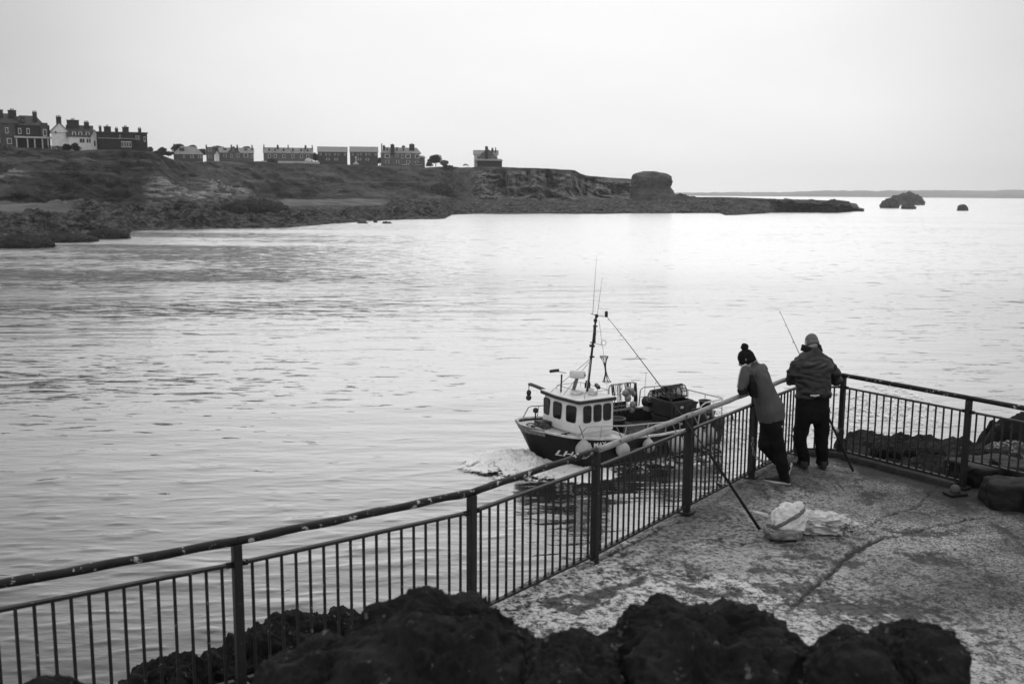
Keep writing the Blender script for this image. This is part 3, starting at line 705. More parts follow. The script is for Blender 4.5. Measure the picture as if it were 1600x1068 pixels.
# ------------------------------------------------------------------ fishing boat
B_TH = 3.703
boat = empty('fishing_boat', (.43, 38.4, 0), B_TH)
tag(boat, 'small dark hulled fishing boat with a white wheelhouse and mast heading in to harbour', 'fishing boat')
BL = 9.17
def in1(x, xs, ys): return float(np.interp(x, xs, ys))
def h_sheer(s): return in1(s, [0, .3, .9, 2, 3, 5, 7, 9.2], [1.58, 1.54, 1.42, 1.28, 1.19, 1.10, 1.10, 1.16])
def h_stem(z): return .66 * (1 - z / 1.58)
def h_deck(u): return in1(u * BL, [0, .04, .12, .3, .55, .9, 1.3, 2, 3, 5, 7, 9.17], [.05, .26, .48, .96, 1.42, 1.82, 2.05, 2.24, 2.34, 2.36, 2.18, 1.86])
def h_wl(u): return in1(u * BL, [0, .2, .45, .8, 1.4, 2.2, 3.5, 4.7, 6.5, 9.17], [.03, .30, .85, 1.45, 2.1, 2.42, 2.5, 2.4, 2.1, 1.6])
def hull_pt(u, t, off=0):               # t 0 = water, 1 = sheer, negative below
    z = t * h_sheer(u * BL); s = h_stem(z) + (BL - h_stem(z)) * u
    k = max(t, -.3); tt = k ** 1.15 if k > 0 else k
    y = h_wl(u) + (h_deck(u) - h_wl(u)) * tt
    if t < 0: y *= 1 + t * 1.1
    return s, max(y, .02) + off, z
def hull_y(s, z):
    st = h_stem(z); u = max(0, (s - st) / (BL - st)); return hull_pt(u, z / h_sheer(s))[1]
M_HULL = mat('hull_dark_paint', .006, .45, var=.010, vscale=1.6, spots=(.035, 7, .68), bump=.004, bscale=6, spec=.22)
M_WHITE = mat('white_boat_paint', .78, .4, var=.66, vscale=2.2, spots=(.38, 9, .66), bump=.003, bscale=8)
M_GUN = mat('pale_gunwale', .62, .5, var=.42, vscale=5, spots=(.12, 16, .64), bump=.004, bscale=25)
M_DECK = mat('deck_grey', .30, .7, var=.18, vscale=3, spots=(.05, 9, .62), bump=.006)
M_DARK = mat('dark_gear', .010, .7, var=.024, vscale=6, spots=(.12, 20, .66), bump=.01)
M_BLK = mat('black_rubber', .012, .55, var=.02)
M_STEEL = mat('galvanised_steel', .45, .38, .4, var=.3, vscale=20)
M_GLASS = bpy.data.materials.new('window_glass'); M_GLASS.use_nodes = True
_b = M_GLASS.node_tree.nodes['Principled BSDF']; _b.inputs['Base Color'].default_value = (.014, .014, .014, 1); _b.inputs['Roughness'].default_value = .04; _b.inputs['IOR'].default_value = 1.35
M_BUOY = mat('pale_buoy_plastic', .38, .45, var=.26, vscale=3, spots=(.2, 7, .66), bump=.002)
M_BUOYD = mat('grey_buoy_plastic', .30, .4, var=.2, vscale=3, spots=(.08, 7, .62))
M_ROPE = mat('old_rope', .18, .9, var=.08, vscale=30, bump=.004, bscale=90)
M_TUB = mat('dark_fish_tub', .012, .5, var=.026, vscale=3, spots=(.16, 9, .66), bump=.004)
M_LET = mat('white_lettering', .75, .5, var=.6)
def build_hull():
    us = np.concatenate([np.linspace(0, .16, 26)[:-1], np.linspace(.16, 1, 46)]); ts = [-.45, -.25, -.1, 0, .12, .25, .4, .55, .7, .85, 1.0]
    for side, nm in ((1, 'hull'),):
        P_ = []
        for u in us:
            ringp = [hull_pt(u, t) for t in ts]
            P_.append([(-s, y, z) for s, y, z in ringp][::-1] + [(-s, -y, z) for s, y, z in ringp])
        mb = MB(); n = len(P_[0])
        for i in range(len(us)):
            mb.v += P_[i]
        for i in range(len(us) - 1):
            for k in range(n - 1): a = i * n + k; mb.f.append((a, a + 1, a + n + 1, a + n))
        mb.f.append(tuple(k for k in range(n))); mb.f.append(tuple((len(us) - 1) * n + k for k in range(n)))
        h = mb.build('hull', M_HULL, boat)
    # gunwale capping, both sides, one strip round the bow
    for off_in, zt, w_, hgt, nm, m in ((.0, .0, .11, .06, 'gunwale', M_GUN),):
        mb = MB(); pts = [hull_pt(u, 1) for u in us]
        path = [(-s, -y, z) for s, y, z in pts[::-1]] + [(-s, y, z) for s, y, z in pts]
        rings = []
        for i, p in enumerate(path):
            a = Vector(path[max(0, i - 1)]); c = Vector(path[min(len(path) - 1, i + 1)]); d = (c - a); d.z = 0; d.normalize(); nn = Vector((d.y, -d.x, 0)); p = Vector(p)
            rings.append([p + nn * .035 + Vector((0, 0, -.035)), p + nn * .035 + Vector((0, 0, .03)), p - nn * .10 + Vector((0, 0, .03)), p - nn * .10 + Vector((0, 0, -.035))])
        mb.loft(rings); mb.build('gunwale', m, boat)
    # rubbing strakes on the topsides
    for t_, a, b_ in ((.62, .30, 1.0), (.18, .24, 1.0)):
        for sgn in (1, -1):
            pts = []
            for u in np.linspace(a, b_, 30): s, y, z = hull_pt(u, t_, .02); pts.append((-s, sgn * y, z))
            MB().tube(pts, .035, 6).build('rubbing_strake', M_BLK, boat, True)
    # stem guard: worn wooden fender round the bow
    mb = MB(); rings = []
    for sg in np.linspace(-1, 1, 21):
        u = .035 * abs(sg) ** 1.2; r0 = []
        for t_ in (.86, 1.04):
            s, y, z = hull_pt(u, t_, .05); r0.append(Vector((-s + .05 * (1 - abs(sg)), math.copysign(y, sg) if sg else 0, z)))
        r1 = [r0[1] + Vector((-.08, -.04 * sg, 0)), r0[0] + Vector((-.08, -.04 * sg, 0))]
        rings.append(r0 + r1)
    mb.loft(rings); mb.build('stem_guard', mat('worn_wood', .22, .8, var=.10, vscale=12, stretch=(1, 1, .2)), boat)
    # deck, stepped: fore deck high, working deck low
    def deck(s0, s1, z0, nm, m, inset=.06):
        mb = MB(); n = 26; L_ = []
        for i in range(n + 1):
            s = s0 + (s1 - s0) * i / n; zz = z0 if z0 > 0 else h_sheer(s) - .10; y = max(.02, hull_y(s, min(zz, h_sheer(s))) - inset); L_.append((s, y, zz))
        for (s, y, zz) in L_: mb.v += [(-s, -y, zz), (-s, 0, zz + .03), (-s, y, zz)]
        for i in range(n):
            a = i * 3; mb.f += [(a, a + 1, a + 4, a + 3), (a + 1, a + 2, a + 5, a + 4)]
        mb.build(nm, m, boat)
    deck(.08, 3.7, -1, 'fore_deck', M_GUN)
    deck(3.7, 9.05, .55, 'working_deck', M_DARK)
    deck(8.2, 9.12, 1.0, 'stern_deck', M_GUN)
    MB().box((-3.7, 0, .86), (.04, 4.3, .64)).build('deck_bulkhead', M_WHITE, boat)
    # inner bulwark boards
    for sgn in (1, -1):
        pts = [hull_pt(u, 1) for u in np.linspace(.405, .99, 24)]
        mb = MB()
        for i in range(len(pts) - 1):
            (s, y, z), (s2, y2, z2) = pts[i], pts[i + 1]
            mb.quad((-s, sgn * (y - .09), z + .0), (-s2, sgn * (y2 - .09), z2 + .0), (-s2, sgn * (y2 - .12), .5), (-s, sgn * (y - .12), .5))
        mb.build('bulwark', M_DARK, boat)
        # raised weather board abaft the wheelhouse
    mb = MB()
    for s0, s1 in ((4.0, 7.0),):
        mb.box((-(s0 + s1) / 2, -2.22, 1.28), (s1 - s0, .05, .34)); 
    mb.build('weather_board', M_DARK, boat)
build_hull()
def rr_pane(w_, h_, r, d, n=6):          # rounded rectangle slab in the local xz plane, thickness d along y
    out = []
    for cx, cz, a0 in ((w_ / 2 - r, h_ / 2 - r, 0), (-w_ / 2 + r, h_ / 2 - r, 90), (-w_ / 2 + r, -h_ / 2 + r, 180), (w_ / 2 - r, -h_ / 2 + r, 270)):
        for k in range(n + 1): a = math.radians(a0 + 90 * k / n); out.append((cx + r * math.cos(a), cz + r * math.sin(a)))
    return out
def wheelhouse():
    s0, s1, hw = 1.80, 3.48, 1.30; zb, zt = 1.34, 2.52
    o = MB()
    # coaming then house, walls leaning out slightly to the top
    rings = []
    for z, ds, dy in ((1.0, .10, -.10), (1.30, .02, -.04), (zb, -.05, .03), (zt, .03, .0)):
        a, c, y = s0 + ds, s1, hw + dy
        rings.append([(-a, -y * .86, z), (-a + .09, -y * .45, z), (-a + .12, 0, z), (-a + .09, y * .45, z), (-a, y * .86, z), (-a - .12, y, z), (-c, y, z), (-c, -y, z), (-a - .12, -y, z)])
    o.loft(rings); h = o.build('wheelhouse', M_WHITE, boat)
    # roof with dark fascia
    def roof(z0, z1, e):
        a, c, y = s0 - e, s1 + e, hw + e
        r = lambda z: [(-a + .0, -y * .9, z), (-a + .12, 0, z), (-a + .0, y * .9, z), (-a - .08, y, z), (-c, y, z), (-c, -y, z), (-a - .08, -y, z)]
        return MB().loft([r(z0), r(z1)])
    rf = roof(2.52, 2.64, .10).build('roof_fascia', M_BLK, h)
    roof(2.643, 2.675, .075).build('roof', M_WHITE, h)
    def window(c, nrm_ang, w_, h_):
        """window centred at c whose outward normal has plan angle nrm_ang"""
        o2 = rr_pane(w_, h_, .085, .02); fr = rr_pane(w_ + .055, h_ + .055, .11, .03)
        nx, ny = math.cos(nrm_ang), math.sin(nrm_ang); tx, ty = -ny, nx
        def slab(poly, d0, d1):
            R_ = []
            for d in (d0, d1): R_.append([(c[0] + tx * p[0] + nx * d, c[1] + ty * p[0] + ny * d, c[2] + p[1]) for p in poly])
            return MB().loft(R_)
        f = slab(fr, -.03, .022).build('window', M_BLK, h)
        slab(o2, .0, .028).build('pane', M_GLASS, f)
    fa = math.atan2(.09, .585 * 1) 
    for y in (-.86, 0.0, .86):
        xx = -s0 + (.10 if abs(y) < .1 else .045)
        window((xx + (.03 if abs(y) < .1 else .012), y, 2.05), (0 if abs(y) < .1 else math.copysign(.155, y)), .50, .62)
    for sgn in (1, -1):
        for s in (2.20, 2.70, 3.18): window((-s, sgn * (hw + .015), 2.07), sgn * math.pi / 2, .34, .64)
    window((-s1 - .0, .45, 2.1), math.pi, .4, .5)
    d = MB().box((-s1 - .02, -.45, 1.85), (.04, .62, 1.3), bev=.01).build('door', M_GUN, h)
    # roof gear
    rp = [(-1.95, -1.1), (-1.95, 1.1)]
    rl = MB()
    for y in (-.95, .95): rl.tube([(-2.3, y, 2.67), (-2.3, y, 2.86), (-3.5, y, 2.86), (-3.5, y, 2.67)], .014, 6)
    rl.tube([(-3.5, -.95, 2.86), (-3.5, .95, 2.86)], .014, 6); rl.tube([(-2.3, -.95, 2.86), (-2.3, .95, 2.86)], .014, 6)
    rl.build('roof_rail', M_STEEL, h)
    MB().box((-2.45, .25, 2.75), (.5, .35, .14), .2, bev=.05).build('roof_hatch', M_WHITE, h)
    MB().box((-2.9, .7, 2.73), (.35, .25, .12), .5, bev=.04).build('raft_bag', M_GUN, h)
    MB().ball((-3.15, .3, 2.78), .11).build('roof_float', M_WHITE, h, True)
    return h
wh = wheelhouse()
def text_mesh(name, body, size, place, m, parent, depth=.004, bold=False):
    cu = bpy.data.curves.new(name, 'FONT'); cu.body = body; cu.size = size; cu.extrude = depth
    if bold: cu.offset = size * .018
    ob = bpy.data.objects.new(name, cu); col.objects.link(ob); dg = bpy.context.evaluated_depsgraph_get(); dg.update()
    me = bpy.data.meshes.new_from_object(ob.evaluated_get(dg)); bpy.data.objects.remove(ob)
    for v in me.vertices: v.co = place(v.co)
    return link(name, me, m, parent)
# name and port letters follow the curve of the hull (port side)
def on_hull(s0, z0, flip=1, slant=0.0):
    def f(c):
        s = s0 + c.x; z = z0 + c.y; return Vector((-s, hull_y(s, z) + .012 + c.z, z))
    return f
text_mesh('name_lettering', 'VA MAY', .25, on_hull(1.50, .98), M_LET, boat, bold=True)
text_mesh('port_letters', 'LH', .34, on_hull(.86, .55), M_LET, boat, bold=True)
# radar and its post
def gear():
    rd = MB().tube([(-2.42, -.02, 2.66), (-2.62, .0, 3.26)], .075, 12).build('radar_post', mat('mid_grey_paint', .16, .5), boat, True)
    M3 = Matrix.Rotation(R(9), 3, 'X') @ Matrix.Rotation(R(-9), 3, 'Y')
    rr_ = MB().lathe([(.2, 0), (.30, .03), (.325, .08), (.325, .26), (.31, .30), (.26, .325), (.02, .335)], (-2.64, .0, 3.25), 28, M3).build('radar_dome', M_WHITE, boat, True)
    def pl(c):   # letters wrapped round the drum, seen from the port quarter
        a = R(104) + c.x / .33; r = .333 + c.z
        return M3 @ Vector((-math.cos(math.pi - a) * -1 * r if False else r * math.cos(a), r * math.sin(a), .12 + c.y)) + Vector((-2.64, .0, 3.25))
    text_mesh('radar_lettering', 'KODEN', .12, lambda c: M3 @ Vector(((.333 + c.z) * math.cos(R(112) + c.x / .333), (.333 + c.z) * math.sin(R(112) + c.x / .333), .11 + c.y)) + Vector((-2.64, 0, 3.25)), M_BLK, rr_, bold=True)
    MB().tube([(-2.15, -.45, 2.66), (-2.18, -.45, 3.40)], .035, 8).build('lamp_post', M_DARK, boat)
    a = MB().tube([(-2.3, -.3, 3.47), (-2.05, -.62, 3.5)], .02, 6); a.build('lamp_arm', M_STEEL, boat)
    MB().box((-2.0, -.72, 3.52), (.14, .40, .12), .5, .2, bev=.02).build('flood_lamp', M_BLK, boat)
    MB().box((-3.1, .75, 3.02), (.14, .36, .13), -.3, -.2, bev=.02).build('deck_lamp', M_BLK, boat)
    MB().tube([(-3.1, .75, 2.66), (-3.1, .75, 3.0)], .015, 6).build('deck_lamp_post', M_STEEL, boat)
    # mast
    b0, t0 = Vector((-3.15, .0, 2.66)), Vector((-3.5, .05, 5.80))
    ma = MB().tube([b0, b0.lerp(t0, .5), t0], [.055, .05, .04], 10).build('mast', M_DARK, boat, True)
    L_ = lambda f: b0.lerp(t0, f)
    for f, d in ((.08, (.16, .2, .22)), (.12, (.12, .25, .12)), (.46, (.2, .1, .06)), (.60, (.14, .2, .10)), (.64, (.1, .2, .04)), (.72, (.07, .10, .5)), (.80, (.08, .12, .4)), (.93, (.1, .16, .12)), (.99, (.1, .1, .14)), (.86, (.1, .22, .05))):
        p = L_(f) + Vector((0, rng.uniform(-.05, .05), 0)); MB().box(p, d, rng.uniform(-.3, .3), bev=.012).build('mast_fitting', M_DARK, ma)
    MB().tube([L_(.99), L_(.99) + Vector((-.35, .28, -.02))], .014, 6).build('mast_arm', M_DARK, ma)
    p = L_(.99) + Vector((-.32, .26, .08)); MB().lathe([(.05, -.12), (.065, -.1), (.065, .1), (.05, .12), (.004, .13)], p, 12).build('mast_lamp', M_BLK, ma, True)
    MB().tube([L_(1.0), L_(1.0) + Vector((.18, -.12, .05))], .014, 6).build('aerial_bracket', M_DARK, ma)
    p = L_(1.0) + Vector((.12, -.08, .05)); MB().tube([p, p + Vector((-.1, .05, 2.3))], [.014, .006], 5).build('whip_aerial', M_STEEL, boat)
    p = L_(1.0) + Vector((-.04, .02, .02)); MB().tube([p, p + Vector((-.12, .12, 1.5))], [.012, .006], 5).build('whip_aerial', M_STEEL, boat)
    # small loop aerial on a bracket
    p = L_(.62) + Vector((-.28, .24, -.02)); q = MB().tube([L_(.64), p], .014, 6)
    lp = [p + Vector((math.cos(a) * .08 - .05, math.cos(a) * -.06 + .05, .10 + math.sin(a) * .11)) for a in np.linspace(0, 2 * math.pi, 14)]
    q.tube(lp, .012, 5).build('loop_aerial', M_STEEL, ma)
    # stays
    for a_, c_ in ((L_(.44), Vector((-1.75, -.6, 2.68))), (L_(.44), Vector((-2.1, 1.25, 2.68))), (L_(.42) , Vector((-1.9, .1, 2.68)))):
        MB().tube([a_, c_], .014, 5).build('stay', M_STEEL, boat)
    h1 = L_(.93) + Vector((-.1, .1, 0)); ht = Vector((-3.98, .0, 4.05)); hb = Vector((-4.15, .0, 2.98))
    MB().tube([h1, h1.lerp(ht, .55) + Vector((0, 0, -.03)), ht], .007, 4).build('halyard', M_ROPE, boat)
    MB().tube([hb, Vector((-4.2, .0, 2.3)), Vector((-4.2, .0, 1.6))], .007, 4).build('halyard', M_ROPE, boat)
    # hourglass day shape, net twisted between two rings
    mb = MB()
    for k in range(14):
        pts = []
        for i in range(13):
            f = i / 12; r = .025 + .15 * abs(2 * f - 1) ** 2.2; a = 2 * math.pi * k / 14 + f * 3.4 * (1 if k % 2 else -1) * .35 + f * .6
            pts.append(ht.lerp(hb, f) + Vector((math.cos(a) * r, math.sin(a) * r, 0)))
        mb.tube(pts, .011, 4)
    for c, zr in ((ht, 1), (hb, -1)): mb.tube([c + Vector((math.cos(a) * .175, math.sin(a) * .175, 0)) for a in np.linspace(0, 2 * math.pi, 18)], .014, 5)
    mb.build('day_shape', M_DARK, boat)
    # davit with hanging block, starboard bow corner of the house
    dv = MB().tube([(-2.0, -1.3, 2.60), (-1.45, -1.62, 2.86), (-1.36, -1.68, 2.84)], [.07, .075, .07], 12).build('davit', mat('mid_grey_davit', .12, .5), boat, True)
    MB().tube([(-1.38, -1.66, 2.78), (-1.38, -1.66, 2.60)], .018, 6).build('shackle', M_DARK, dv)
    MB().ball((-1.38, -1.66, 2.50), .10, 10, 1.35).build('block', M_DARK, dv, True)
    MB().ball((-1.36, -1.64, 2.30), .12, 10).build('hook_weight', M_BLK, dv, True)
    # foredeck fittings
    MB().tube([(-1.30, -1.05, 1.35), (-1.32, -1.05, 1.86)], .03, 8).build('lamp_pillar', M_DARK, boat)
    MB().ball((-1.32, -1.05, 1.88), .115).build('search_lamp', M_BLK, boat, True)
    MB().box((-1.35, -.55, 1.43), (.5, .55, .22), .1, bev=.03).build('anchor_locker', M_BLK, boat)
    for i in range(7):
        c = Vector((-.75 + rng.uniform(-.2, .2), rng.uniform(-.5, .6), 1.50)); pts = [c + Vector((math.cos(a) * rng.uniform(.16, .22), math.sin(a) * rng.uniform(.16, .24), .02 * i * .6 + rng.uniform(-.01, .02))) for a in np.linspace(0, 6.0, 16)]
        MB().tube(pts, .018, 5).build('coiled_rope', M_ROPE if i % 2 else M_DARK, boat)
    MB().tube([(-.5, -.12, 1.5), (-.5, .12, 1.5)], .03, 6).build('mooring_bitt', M_DARK, boat)
    for s, y in ((1.0, 1.55),):
        m = MB(); m.box((-s, y, 1.44), (.10, .10, .08)); m.tube([(-s - .2, y, 1.5), (-s + .2, y, 1.5)], .025, 6); m.build('cleat', M_DARK, boat)
gear()
# side rails
def rails():
    g = lambda s: h_sheer(s) + .02
    y = lambda s: hull_y(s, h_sheer(s)) - .05
    for sg in (1, -1):
        m = MB(); m.tube([(-1.28, sg * y(1.28), g(1.28)), (-1.62, sg * (y(1.62) + .0), g(1.6) + .42), (-1.8, sg * y(1.8), g(1.8) + .48), (-3.4, sg * y(3.4), g(3.4) + .47), (-5.6, sg * y(5.6), g(5.6) + .44), (-6.2, sg * y(6.2), g(6.2) + .40), (-6.3, sg * y(6.3), g(6.3))], .026, 8)
        for s in (2.25, 3.4, 4.5, 5.5): m.tube([(-s + .08, sg * y(s), g(s)), (-s, sg * y(s), g(s) + .47)], .02, 6)
        m.build('side_rail', M_STEEL, boat, True)
    # stern rail, starboard quarter - transom - port quarter
    m = MB(); zt = 2.05
    m.tube([(-7.55, -2.0, 1.2), (-7.6, -1.98, zt - .12), (-7.75, -1.95, zt), (-9.0, -1.72, zt), (-9.12, -1.66, zt), (-9.14, 1.66, zt), (-9.02, 1.76, zt), (-7.9, 1.95, zt), (-7.6, 2.0, zt - .1), (-7.4, 2.05, 1.2)], .03, 8)
    m.tube([(-7.6, -1.95, 1.62), (-9.05, -1.70, 1.62), (-9.10, 1.64, 1.62), (-8.95, 1.78, 1.62)], .015, 6)
    for s, yy in ((8.3, -1.84), (9.1, -1.66), (9.12, -.5), (9.12, .6), (9.12, 1.66), (8.4, 1.88)): m.tube([(-s, yy, 1.1), (-s, yy, zt)], .024, 6)
    m.build('stern_rail', M_GUN, boat, True)
    m = MB(); m.tube([(-6.9, 2.08, 1.15), (-6.95, 2.05, 1.55), (-7.1, 2.02, 1.68), (-8.6, 1.3, 1.68), (-8.7, 1.25, 1.6), (-8.7, 1.25, 1.0)], .028, 8).build('pot_table_rail', M_GUN, boat, True)
rails()
def thing_on_boat(name, label, cat, loc, group=None, rz=0):
    p = Matrix.Rotation(B_TH, 3, 'Z') @ Vector(loc) + boat.location
    o = empty(name, p, B_TH + rz); tag(o, label, cat, group); return o
def buoy(s, r, lab, m=M_BUOY, cover=None):
    """inflatable pear buoy hung outside the port gunwale"""
    zt = h_sheer(s) - .05; y = hull_y(s, .5) + r * .96; y = max(y, hull_y(s, zt) + r * .7)
    o = thing_on_boat('fender_buoy', lab, 'buoy', (-s, y, zt - r * 2.1), 'buoys hung along the side of the boat')
    zc = r * 1.05
    MB().lathe([(.004, zc - r * 1.04), (r * .35, zc - r), (r * .72, zc - r * .74), (r * .95, zc - r * .34), (r, zc), (r * .93, zc + r * .38), (r * .70, zc + r * .74), (r * .42, zc + r * 1.02), (r * .24, zc + r * 1.2), (r * .2, zc + r * 1.36), (.01, zc + r * 1.4)], n=22).build('float', m, o, True)
    MB().tube([(0, 0, zc + r * 1.3), (0, -(y - hull_y(s, zt)) * .8, zc + r * 1.3 + .28), (0, -(y - hull_y(s, zt)) * 1.0 - .1, zc + r * 1.3 + .46)], .022, 6).build('lanyard', M_ROPE, o)
buoy(1.36, .33, 'large pale pear shaped buoy at the bow beside the boat name')
buoy(2.95, .28, 'second pale buoy from the bow, half behind the handrail', M_BUOY)
buoy(4.25, .25, 'third pale buoy from the bow, amidships seen through the railing bars', M_BUOY)
buoy(5.75, .34, 'big white buoy hung abaft amidships left of the railing post')
buoy(7.15, .36, 'large whitish buoy near the stern right of the railing post')
buoy(7.85, .33, 'sternmost buoy, weed darkened underneath', M_BUOYD)
# net stand with ropes and floats
def rack():
    o = thing_on_boat('net_rack', 'rounded metal frame on the boat deck hung with ropes and net', 'rack', (-6.2, -1.55, 1.12))
    w_, h_ = 1.45, 1.32
    m = MB(); c = [(-w_ / 2, 0, 0), (-w_ / 2, 0, h_ - .14), (-w_ / 2 + .04, 0, h_ - .04), (-w_ / 2 + .14, 0, h_), (w_ / 2 - .14, 0, h_), (w_ / 2 - .04, 0, h_ - .04), (w_ / 2, 0, h_ - .14), (w_ / 2, 0, 0)]
    m.tube(c, .03, 8)
    for z in (.32, .85): m.tube([(-w_ / 2, 0, z), (w_ / 2, 0, z)], .016, 6)
    for x in np.linspace(-w_ / 2, w_ / 2, 7)[1:-1]: m.tube([(x, 0, 0), (x, 0, h_)], .010, 5)
    m.build('frame', M_STEEL, o, True)
    r2 = random.Random(3)
    for i in range(26):
        x = r2.uniform(-w_ / 2 + .05, w_ / 2 - .05); L_ = r2.uniform(.3, 1.2); yy = r2.uniform(.03, .09)
        pts = [(x + r2.uniform(-.03, .03), 0, h_ + .03), (x + r2.uniform(-.02, .05), yy, h_ - .1), (x + r2.uniform(-.07, .07), yy + .02, h_ - L_ * .55), (x + r2.uniform(-.08, .08), yy, h_ - L_)]
        MB().tube(pts, r2.uniform(.010, .02), 5).build('hanging_rope', M_ROPE if i % 3 else M_DARK, o)
    m = MB()
    for i in range(16):
        x = r2.uniform(-.75, -.62); m.tube([(x, .05, h_ - r2.uniform(0, .3)), (x + r2.uniform(-.06, .06), .1, .6), (x + r2.uniform(-.08, .08), .08, r2.uniform(.0, .3))], .018, 4)
    m.build('net_bundle', M_DARK, o)
    for i, (x, z, r) in enumerate([(-.05, .92, .15), (-.35, 1.0, .14), (-.18, .68, .15), (-.5, .84, .12), (-.48, .36, .15), (-.42, .12, .13), (-.25, .22, .10), (-.15, 1.08, .10)]):
        p = Matrix.Rotation(B_TH, 3, 'Z') @ Vector((-6.2 + x, -1.55 + .2, 1.12 + z)) + boat.location
        b_ = MB().ball((0, 0, 0), r, 12, 1.1).build('net_float', M_BUOY if i % 3 else M_BUOYD, None, True); b_.location = p
        tag(b_, ['pale float at the top middle of the net rack', 'greyish float top right of the net rack', 'float just below the top pair on the net rack', 'whitish float at the far right of the net rack', 'pale float low on the right of the net rack', 'grey float lowest on the net rack', 'small pale float low in the middle of the rack', 'small pale float hanging highest on the rack'][i], 'float', 'floats hung on the net rack')
rack()
def tub(s, y, z, L_, W_, H_, lab, rz=0, lid=False, m=M_TUB):
    o = thing_on_boat('fish_tub', lab, 'tub', (-s, y, z), 'tubs on the working deck', rz)
    t_ = .04; mb = MB()
    r = lambda f, z_: [(sx * L_ / 2 * f, sy * W_ / 2 * f, z_) for sx, sy in ((1, 1), (-1, 1), (-1, -1), (1, -1))]
    ri = lambda f, z_: [(sx * (L_ / 2 * f - t_), sy * (W_ / 2 * f - t_), z_) for sx, sy in ((1, 1), (-1, 1), (-1, -1), (1, -1))]
    mb.loft([r(.9, 0), r(.99, H_ * .86), r(1.04, H_ * .86), r(1.04, H_), ri(1.04, H_), ri(.95, .08)], cap=True)
    mb.build('tub_body', m, o)
    for i in (-1, 1):
        MB().box((i * L_ * .25, W_ / 2 * .98, H_ * .5), (L_ * .2, .05, H_ * .5), bev=.012).build('rib', m, o)
    MB().box((0, W_ / 2 * .985, H_ * .6), (.16, .05, .10), bev=.01).build('grip', M_GUN, o)
tub(7.35, .45, .58, 1.15, 1.25, .72, 'lower dark fish tub of the stack behind the weather board')
tub(7.35, .45, 1.32, 1.18, 1.30, .70, 'upper dark fish tub on top of the stack, nearest the net rack')
tub(8.45, -.35, 1.05, 1.0, 1.3, .62, 'grey rimmed open tub at the stern behind the stack', .05, m=M_DARK)
tub(8.2, 1.35, 1.02, .9, .8, .55, 'dark tub at the port quarter beside the stern rail', .1)
def basket(s, y, z, r, h, lab):
    o = thing_on_boat('round_basket', lab, 'basket', (-s, y, z), 'round baskets on deck')
    MB().lathe([(r * .8, 0), (r, h), (r * 1.06, h + .02), (r * .93, h + .01), (r * .74, .04), (.01, .04)], n=20).build('basket_body', M_TUB, o, True)
    MB().tube([(math.cos(a) * r * 1.03, math.sin(a) * r * 1.03, h + .02) for a in np.linspace(0, 2 * math.pi, 24)], .025, 6).build('rim', M_ROPE, o)
basket(4.35, .45, .85, .36, .62, 'round dark basket with a pale rim just behind the wheelhouse')
basket(8.75, 1.0, 1.5, .26, .35, 'small round basket at the stern rail')
def creel(s, y, z, rz, lab):
    o = thing_on_boat('lobster_pot', lab, 'lobster pot', (-s, y, z), 'lobster pots on the tubs', rz)
    L_, W_, H_ = 1.0, .62, .5; m = MB()
    arch = lambda x: [(x, -W_ / 2, 0), (x, -W_ / 2, H_ * .5), (x, -W_ * .3, H_ * .9), (x, 0, H_), (x, W_ * .3, H_ * .9), (x, W_ / 2, H_ * .5), (x, W_ / 2, 0)]
    for x in (-L_ / 2, -.17, .17, L_ / 2): m.tube(arch(x), .028, 6)
    for y_ in (-W_ / 2, W_ / 2): m.tube([(-L_ / 2, y_, 0), (L_ / 2, y_, 0)], .028, 6); m.tube([(-L_ / 2, y_, H_ * .5), (L_ / 2, y_, H_ * .5)], .02, 5)
    m.tube([(-L_ / 2, 0, H_), (L_ / 2, 0, H_)], .022, 5); m.build('frame', M_BLK, o)
    m = MB(); r2 = random.Random(int(s * 100))
    A = arch(0)
    def ap(f): f *= 6; i = min(5, int(f)); u = f - i; return Vector(A[i]).lerp(Vector(A[i + 1]), u)
    for k in range(24):
        for sg in (1, -1):
            x0 = -L_ / 2 + L_ * k / 23; pts = []
            for i in range(9):
                f = i / 8; p = ap(f); x = x0 + sg * (f - .5) * .7
                if -L_ / 2 <= x <= L_ / 2: pts.append((x, p.y, p.z))
            if len(pts) > 1: m.tube(pts, .0075, 4, cap=False)
    m.box((0, 0, .02), (L_, W_, .03)); m.build('netting', M_DARK, o)
creel(7.6, .25, 2.04, .1, 'black netted lobster pot lying on the upper tub')
creel(7.75, -.75, 1.7, .2, 'second lobster pot, darker, behind the stacked tubs')
o = thing_on_boat('liferaft_canister', 'white cylinder canister lashed at the stern of the boat', 'canister', (-8.75, 2.05, 1.25), rz=.15)
MB().tube([(-.5, 0, 0), (.1, 0, 0)], .15, 16).build('canister', M_WHITE, o); MB().tube([(.101, 0, 0), (.6, 0, 0)], .17, 16).build('dark_drum', M_BLK, o); MB().tube([(-.6, 0, 0), (-.501, 0, 0)], .17, 16).build('end_cap', M_BLK, o)
o = thing_on_boat('hauler_drum', 'dark net hauler on the starboard side aft of the net rack', 'winch', (-7.6, -1.4, 1.25))
MB().tube([(0, -.2, .25), (0, .2, .25)], .24, 16).build('drum', M_DARK, o); MB().box((0, 0, .0), (.3, .4, .3), bev=.02).build('stand', M_STEEL, o); MB().ball((.1, .26, .42), .16).build('end_float', M_BUOY, o, True)
MB().tube([(-7.75, -1.9, 1.2), (-7.8, -1.85, 2.75)], .01, 4).build('pole', M_STEEL, boat)
